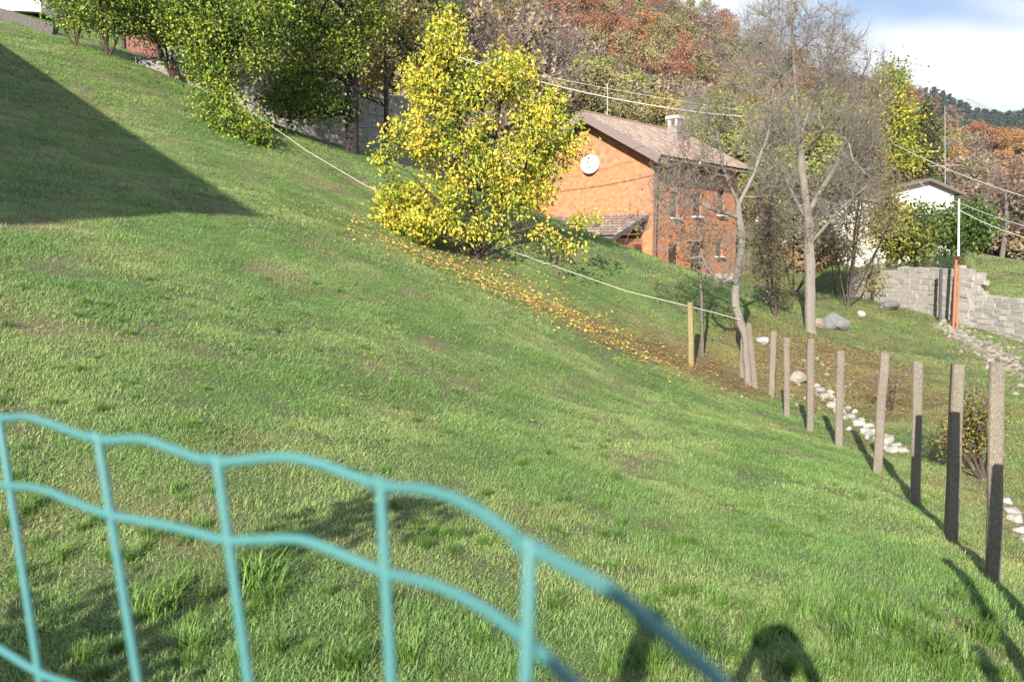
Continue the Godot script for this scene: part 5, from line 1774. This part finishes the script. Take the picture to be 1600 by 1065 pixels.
func build_photographer():
	var hd := Vector3(-0.05, CAMY + 0.02, 0.24)
	var gy := H(0.0, 0.3)
	var sh := CAMY - 0.24
	var bones := [
		[hd + Vector3(0, 0.03, 0.02), hd + Vector3(0, -0.06, -0.01), 0.098, 0.075],
		[hd + Vector3(0, -0.08, 0.02), Vector3(-0.03, sh, 0.29), 0.055, 0.07],
		[Vector3(-0.20, sh - 0.02, 0.30), Vector3(0.14, sh - 0.02, 0.30), 0.075, 0.075],
		[Vector3(-0.10, sh - 0.12, 0.31), Vector3(-0.09, sh - 0.48, 0.32), 0.125, 0.125],
		[Vector3(0.05, sh - 0.12, 0.31), Vector3(0.03, sh - 0.48, 0.32), 0.125, 0.125],
		[Vector3(-0.20, sh - 0.03, 0.30), Vector3(-0.27, sh - 0.20, 0.10), 0.062, 0.05],
		[Vector3(-0.27, sh - 0.20, 0.10), Vector3(-0.08, CAMY - 0.05, 0.055), 0.048, 0.03],
		[Vector3(0.14, sh - 0.03, 0.30), Vector3(0.27, sh - 0.18, 0.16), 0.062, 0.05],
		[Vector3(0.27, sh - 0.18, 0.16), Vector3(0.11, CAMY - 0.03, 0.09), 0.048, 0.03],
		[Vector3(-0.12, sh - 0.50, 0.32), Vector3(-0.13, gy + 0.48, 0.30), 0.098, 0.065],
		[Vector3(-0.13, gy + 0.48, 0.30), Vector3(-0.14, gy + 0.07, 0.33), 0.064, 0.045],
		[Vector3(0.06, sh - 0.50, 0.32), Vector3(0.10, gy + 0.47, 0.30), 0.098, 0.065],
		[Vector3(0.10, gy + 0.47, 0.30), Vector3(0.12, gy + 0.05, 0.34), 0.064, 0.045],
		[Vector3(-0.14, gy + 0.055, 0.36), Vector3(-0.16, gy + 0.04, 0.16), 0.05, 0.042],
		[Vector3(0.12, gy + 0.035, 0.37), Vector3(0.14, gy + 0.015, 0.17), 0.05, 0.042]]
	var mb := MB.new(false)
	var tone := func(p: Vector3) -> Color:
		if p.y > CAMY - 0.12: return Color(0.42, 0.27, 0.20) if p.z < 0.22 else Color(0.06, 0.045, 0.035)
		if p.y > gy + 0.85: return Color(0.06, 0.08, 0.12)
		if p.y > gy + 0.1: return Color(0.05, 0.05, 0.06)
		return Color(0.08, 0.06, 0.05)
	net(mb, bones, Vector3(-0.38, gy - 0.05, 0.0), Vector3(0.38, CAMY + 0.2, 0.52), 0.03, 0.035, tone)
	# hands closed round the camera, on a finer grid
	for s in [-1, 1]:
		var wr := Vector3(-0.08, CAMY - 0.05, 0.055) if s < 0 else Vector3(0.11, CAMY - 0.03, 0.09)
		var palm := Vector3(-0.03, CAMY - 0.055, 0.06) if s < 0 else Vector3(0.085, CAMY + 0.005, 0.085)
		var fb := [[wr, palm, 0.027, 0.024]]
		for k in 4:
			var off := Vector3(0.004, 0.0, -0.03 + 0.02 * k) if s < 0 else Vector3(0.0, 0.033 - 0.02 * k, -0.005)
			var ln: float = [0.9, 1.0, 0.95, 0.75][k]
			var a := palm + off
			var b := a + (Vector3(0.045, 0.0, 0.0) if s < 0 else Vector3(-0.012, 0.008, -0.04)) * ln
			var c := b + (Vector3(0.02, 0.03, 0.0) if s < 0 else Vector3(-0.035, 0.006, 0.0)) * ln
			fb.append([a, b, 0.0105, 0.0095]); fb.append([b, c, 0.0095, 0.008])
		var ta := palm + (Vector3(-0.012, 0.02, 0.0) if s < 0 else Vector3(-0.005, -0.01, 0.02))
		fb.append([ta, ta + (Vector3(0.01, 0.045, 0.01) if s < 0 else Vector3(-0.045, 0.01, 0.012)), 0.0125, 0.010])
		net(mb, fb, palm - Vector3(0.10, 0.09, 0.055 if s < 0 else 0.07), palm + Vector3(0.10, 0.09, 0.09), 0.007, 0.012, func(p): return Color(0.42, 0.27, 0.20))
	var o := thing("person", Vector3(0, gy, 0.3), "person in dark clothes standing at the fence raising a camera with both hands", "person")
	part("body", mb.mesh(M.plain), o)
	# hair
	var hm := MB.new()
	net(hm, [[hd + Vector3(0, 0.055, 0.04), hd + Vector3(0, -0.01, 0.07), 0.10, 0.08], [hd + Vector3(-0.05, 0.04, 0.02), hd + Vector3(0.05, 0.04, 0.02), 0.075, 0.075]], hd - Vector3(0.16, 0.14, 0.05), hd + Vector3(0.16, 0.19, 0.2), 0.016, 0.03, func(p): return Color(0.05, 0.035, 0.025))
	part("hair", hm.mesh(M.plain), o)
	var cam := thing("photo_camera", Vector3(0.02, CAMY - 0.05, 0.09), "black camera held up by the person at the fence", "camera")
	var cb := MB.new()
	cb.box(Vector3(0.02, CAMY, 0.095), Vector3(0.125, 0.085, 0.05), Basis(), Color(0.02, 0.02, 0.02))
	cb.box(Vector3(0.0, CAMY + 0.054, 0.095), Vector3(0.05, 0.025, 0.055), Basis(), Color(0.02, 0.02, 0.02))
	part("body", cb.mesh(M.plain), cam)
	cb = MB.new()
	cb.tube([Vector3(0, CAMY, 0.072), Vector3(0, CAMY, 0.02)], 0.034, 0.032, 20, Color(0.02, 0.02, 0.02))
	part("lens", cb.mesh(M.plain), cam)

func build_garden_bush():
	var rng := rgn(131)
	var b := G(-2.75, 0.15)
	var tips := []
	for k in 150:
		var q := Vector3(rng.randfn(), rng.randfn(), rng.randfn()).normalized() * pow(rng.randf(), 0.4)
		tips.append(b + Vector3(-0.15, 0.75, 0.1) + q * Vector3(0.75, 0.55, 0.5))
	var g0 := hit(590, 788)
	var e := g0 + TOSUN * 4.6
	for k in 14: tips.append(e + Vector3(rng.randfn() * 0.14, -absf(rng.randfn()) * 0.14, rng.randfn() * 0.14))
	var stems := [[b - Vector3(0, 0.1, 0), b + Vector3(0.1, 0.9, 0.2), e], [b - Vector3(0, 0.1, 0), b + Vector3(-0.4, 0.8, 0.0)], [b - Vector3(0, 0.1, 0), b + Vector3(0.3, 0.7, -0.2)]]
	var g := grow(stems, tips, rng, 0.2, 0.05, 0.08)
	var wood := limbs(g, 0.006, 0.5, 0.06, Color(0.16, 0.12, 0.09), rng)
	tree_thing("garden_bush", b, "garden bush with one long arching branch beside the turquoise fence", "bush", g, wood, M.bark, foliage(tips, 16, 0.11, 0.09, 0.4, [Color(0.06, 0.10, 0.015), Color(0.15, 0.17, 0.03)], rng), M.leaf)

func build_home_house():
	# the house whose shadow lies on the meadow: its eaves are level, so they follow from the shadow's edges
	var p := hit(400, 341)
	var a := p + TOSUN * 19.0
	var q1 := hit(0, 74)
	var q2 := hit(0, 316)
	var b1 := q1 + TOSUN * ((a.y - q1.y) / TOSUN.y)
	var b2 := q2 + TOSUN * ((a.y - q2.y) / TOSUN.y)
	var d1 := (b1 - a).normalized()
	var d2 := (b2 - a).normalized()
	print("home house corner ", a, " d1 ", d1, " d2 ", d2, " dot ", d1.dot(d2), " ground ", H(a.x, a.z))
	var L1 := (b1 - a).length() * 1.25
	var L2 := 11.0
	var low := minf(H(a.x, a.z), minf(H((a + d1 * L1).x, (a + d1 * L1).z), H((a + d2 * L2).x, (a + d2 * L2).z))) - 0.5
	var o := thing("neighbour_house", Vector3(a.x, low, a.z), "plain rendered house whose hipped roof throws its shadow on the meadow", "house")
	var i0 := a + (d1 + d2) * 0.5
	var c := [i0, i0 + d1 * (L1 - 1.0), i0 + d1 * (L1 - 1.0) + d2 * (L2 - 1.0), i0 + d2 * (L2 - 1.0)]
	var w := MB.new()
	for k in 4:
		var s: Vector3 = c[k]
		var e: Vector3 = c[(k + 1) % 4]
		w.quad(Vector3(s.x, low, s.z), Vector3(e.x, low, e.z), Vector3(e.x, a.y, e.z), Vector3(s.x, a.y, s.z), Color(0.62, 0.56, 0.46))
	part("wall", w.mesh(M.plain), o)
	var r := MB.new()
	var k0 := a
	var k1 := a + d1 * L1
	var k2 := a + d1 * L1 + d2 * L2
	var k3 := a + d2 * L2
	var mid := (k0 + k2) / 2 + Vector3.UP * 1.5
	var along := d1 if L1 > L2 else d2
	var half := absf(L1 - L2) / 2
	var ra := mid - along * half
	var rb := mid + along * half
	var th := Vector3.UP * 0.14
	r.quad(k0, k1, k2, k3, Color(0.3, 0.22, 0.17))
	for q in [[k0, k1], [k1, k2], [k2, k3], [k3, k0]]:
		var n0 := ra if q[0].distance_to(ra) < q[0].distance_to(rb) else rb
		var n1 := ra if q[1].distance_to(ra) < q[1].distance_to(rb) else rb
		r.quad(q[0] + th, q[1] + th, n1, n0, Color(0.42, 0.22, 0.15))
		r.quad(q[0], q[1], q[1] + th, q[0] + th, Color(0.25, 0.16, 0.12))
	part("roof", r.mesh(M.tile), o)
	for k in 3:
		for fl in 2:
			var f := (k + 1.0) / 4.0
			var wp: Vector3 = (c[0] as Vector3).lerp(c[1], f)
			var wm := MB.new()
			var out := d1.cross(Vector3.UP).normalized()
			if out.dot(d2) > 0: out = -out
			wm.box(Vector3(wp.x, a.y - 1.6 - 2.9 * fl, wp.z) + out * 0.02, Vector3(1.1, 1.4, 0.08), Basis(d1, Vector3.UP, d1.cross(Vector3.UP)), Color(0.16, 0.09, 0.06))
			part("window", wm.mesh(M.plain), o)

# ------------------------------------------------------------------ sky
func make_sky() -> Sky:
	var w := 1024
	var h := 512
	var img := Image.create(w, h, false, Image.FORMAT_RGBF)
	var nz := FastNoiseLite.new()
	nz.seed = 17
	nz.frequency = 1.1
	nz.fractal_octaves = 5
	for y in h:
		var el := PI * 0.5 - PI * (y + 0.5) / h
		var sy := sin(el)
		var cy := cos(el)
		var base := Color(0.60, 0.80, 1.05).lerp(Color(0.20, 0.40, 0.80), pow(clampf(sy, 0, 1), 0.55))
		for x in w:
			if y > h / 2 + 24:
				img.set_pixel(x, y, Color(0.20, 0.22, 0.20))
				continue
			var az := TAU * ((x + 0.5) / w - 0.5)
			var d := Vector3(sin(az) * cy, maxf(sy, 0.0) , -cos(az) * cy)
			var k := 1.0 / (d.y + 0.22)
			var n := nz.get_noise_3d(d.x * k * 0.8, d.z * k * 2.2, 3.0)
			var cl := smoothstep(-0.42, 0.30, n + 0.16 - d.y * 0.25)
			var c := base.lerp(Color(1.18, 1.20, 1.24), cl * 0.9)
			img.set_pixel(x, y, c)
	var m := PanoramaSkyMaterial.new()
	m.panorama = ImageTexture.create_from_image(img)
	var s := Sky.new()
	s.sky_material = m
	return s

func _ready():
	# camera
	var cam := Camera3D.new()
	cam.name = "camera"
	cam.fov = rad_to_deg(2.0 * atan(532.5 / F))
	cam.near = 0.02
	cam.far = 9000.0
	add_child(cam)
	cam.position = Vector3(0, CAMY, 0)
	cam.rotation.x = -PITCH
	var at := CameraAttributesPhysical.new()
	at.frustum_focal_length = 12.0 / (532.5 / F)
	at.frustum_focus_distance = 12.0
	at.frustum_near = 0.02
	at.frustum_far = 9000.0
	at.exposure_aperture = 6.3
	cam.attributes = at
	cam.current = true
	# sky, sun, exposure
	var env := Environment.new()
	env.background_mode = Environment.BG_SKY
	env.sky = make_sky()
	env.background_energy_multiplier = 0.40
	env.tonemap_mode = Environment.TONE_MAPPER_LINEAR
	env.tonemap_exposure = 2.45
	env.sdfgi_enabled = true
	env.ssao_enabled = true
	env.ssil_enabled = true
	env.fog_enabled = true
	env.fog_density = 0.00012
	env.fog_light_color = Color(0.80, 0.87, 0.97)
	var we := WorldEnvironment.new()
	we.name = "world_environment"
	we.environment = env
	add_child(we)
	var sun := DirectionalLight3D.new()
	sun.name = "sun"
	sun.light_energy = 1.6
	sun.light_color = Color(1.0, 0.96, 0.90)
	sun.light_angular_distance = 0.5
	sun.shadow_enabled = true
	add_child(sun)
	sun.look_at_from_position(TOSUN * 50.0, Vector3.ZERO)
	# materials
	M.bark = grainy(mat(Color(1, 1, 1), 0.95), 3.0, 0.35, 1.0, 41, 14.0, 0.05)
	M.bark.uv1_scale = Vector3(4.5, 1.4, 4.5)
	M.leaf = leafmat(Color(1, 1, 1), 0.6, 0.5)
	M.plain = grainy(mat(Color(1, 1, 1), 0.75), 1.7, 0.82, 1.0, 42, 1.0)
	M.tile = grainy(mat(Color(1, 1, 1), 0.9), 1.1, 0.6, 1.0, 43, 3.0, 0.03)
	M.orange = grainy(mat(Color(0.64, 0.275, 0.145), 0.95), 0.22, 0.66, 1.0, 44, 2.0, 0.03)
	M.cream = grainy(mat(Color(0.80, 0.77, 0.70), 0.95), 0.5, 0.85, 1.0, 45, 1.0)
	M.white = grainy(mat(Color(0.76, 0.75, 0.74), 0.9), 0.5, 0.85, 1.0, 46, 1.0)
	M.shutter = mat(Color(0.10, 0.06, 0.045), 0.7)
	M.concrete = grainy(mat(Color(1, 1, 1), 0.95), 1.0, 0.6, 1.0, 47, 4.0)
	M.glass = mat(Color(0.03, 0.035, 0.04), 0.08)
	M.wire = mat(Color(0.062, 0.195, 0.20), 0.30)
	M.oldwood = grainy(mat(Color(1, 1, 1), 0.95), 2.0, 0.4, 1.0, 48, 8.0, 0.05)
	M.oldwood.uv1_scale = Vector3(9, 0.8, 9)
	build_terrain_data()
	build_walls()
	build_ground()
	build_home_house()
	build_ridges()
	build_orange_house()
	build_other_houses()
	print("houses ", Time.get_ticks_msec())
	build_hill_trees()
	print("hill ", Time.get_ticks_msec())
	build_yellow_tree()
	build_left_trees()
	build_bare_trees()
	build_right_bushes()
	print("trees ", Time.get_ticks_msec())
	build_rocks()
	build_posts()
	build_lines()
	build_photographer()
	build_garden_bush()
	build_wire_fence()
	print("objects ", Time.get_ticks_msec())
	build_grass()
	build_fallen_leaves()
	print("done ", Time.get_ticks_msec())
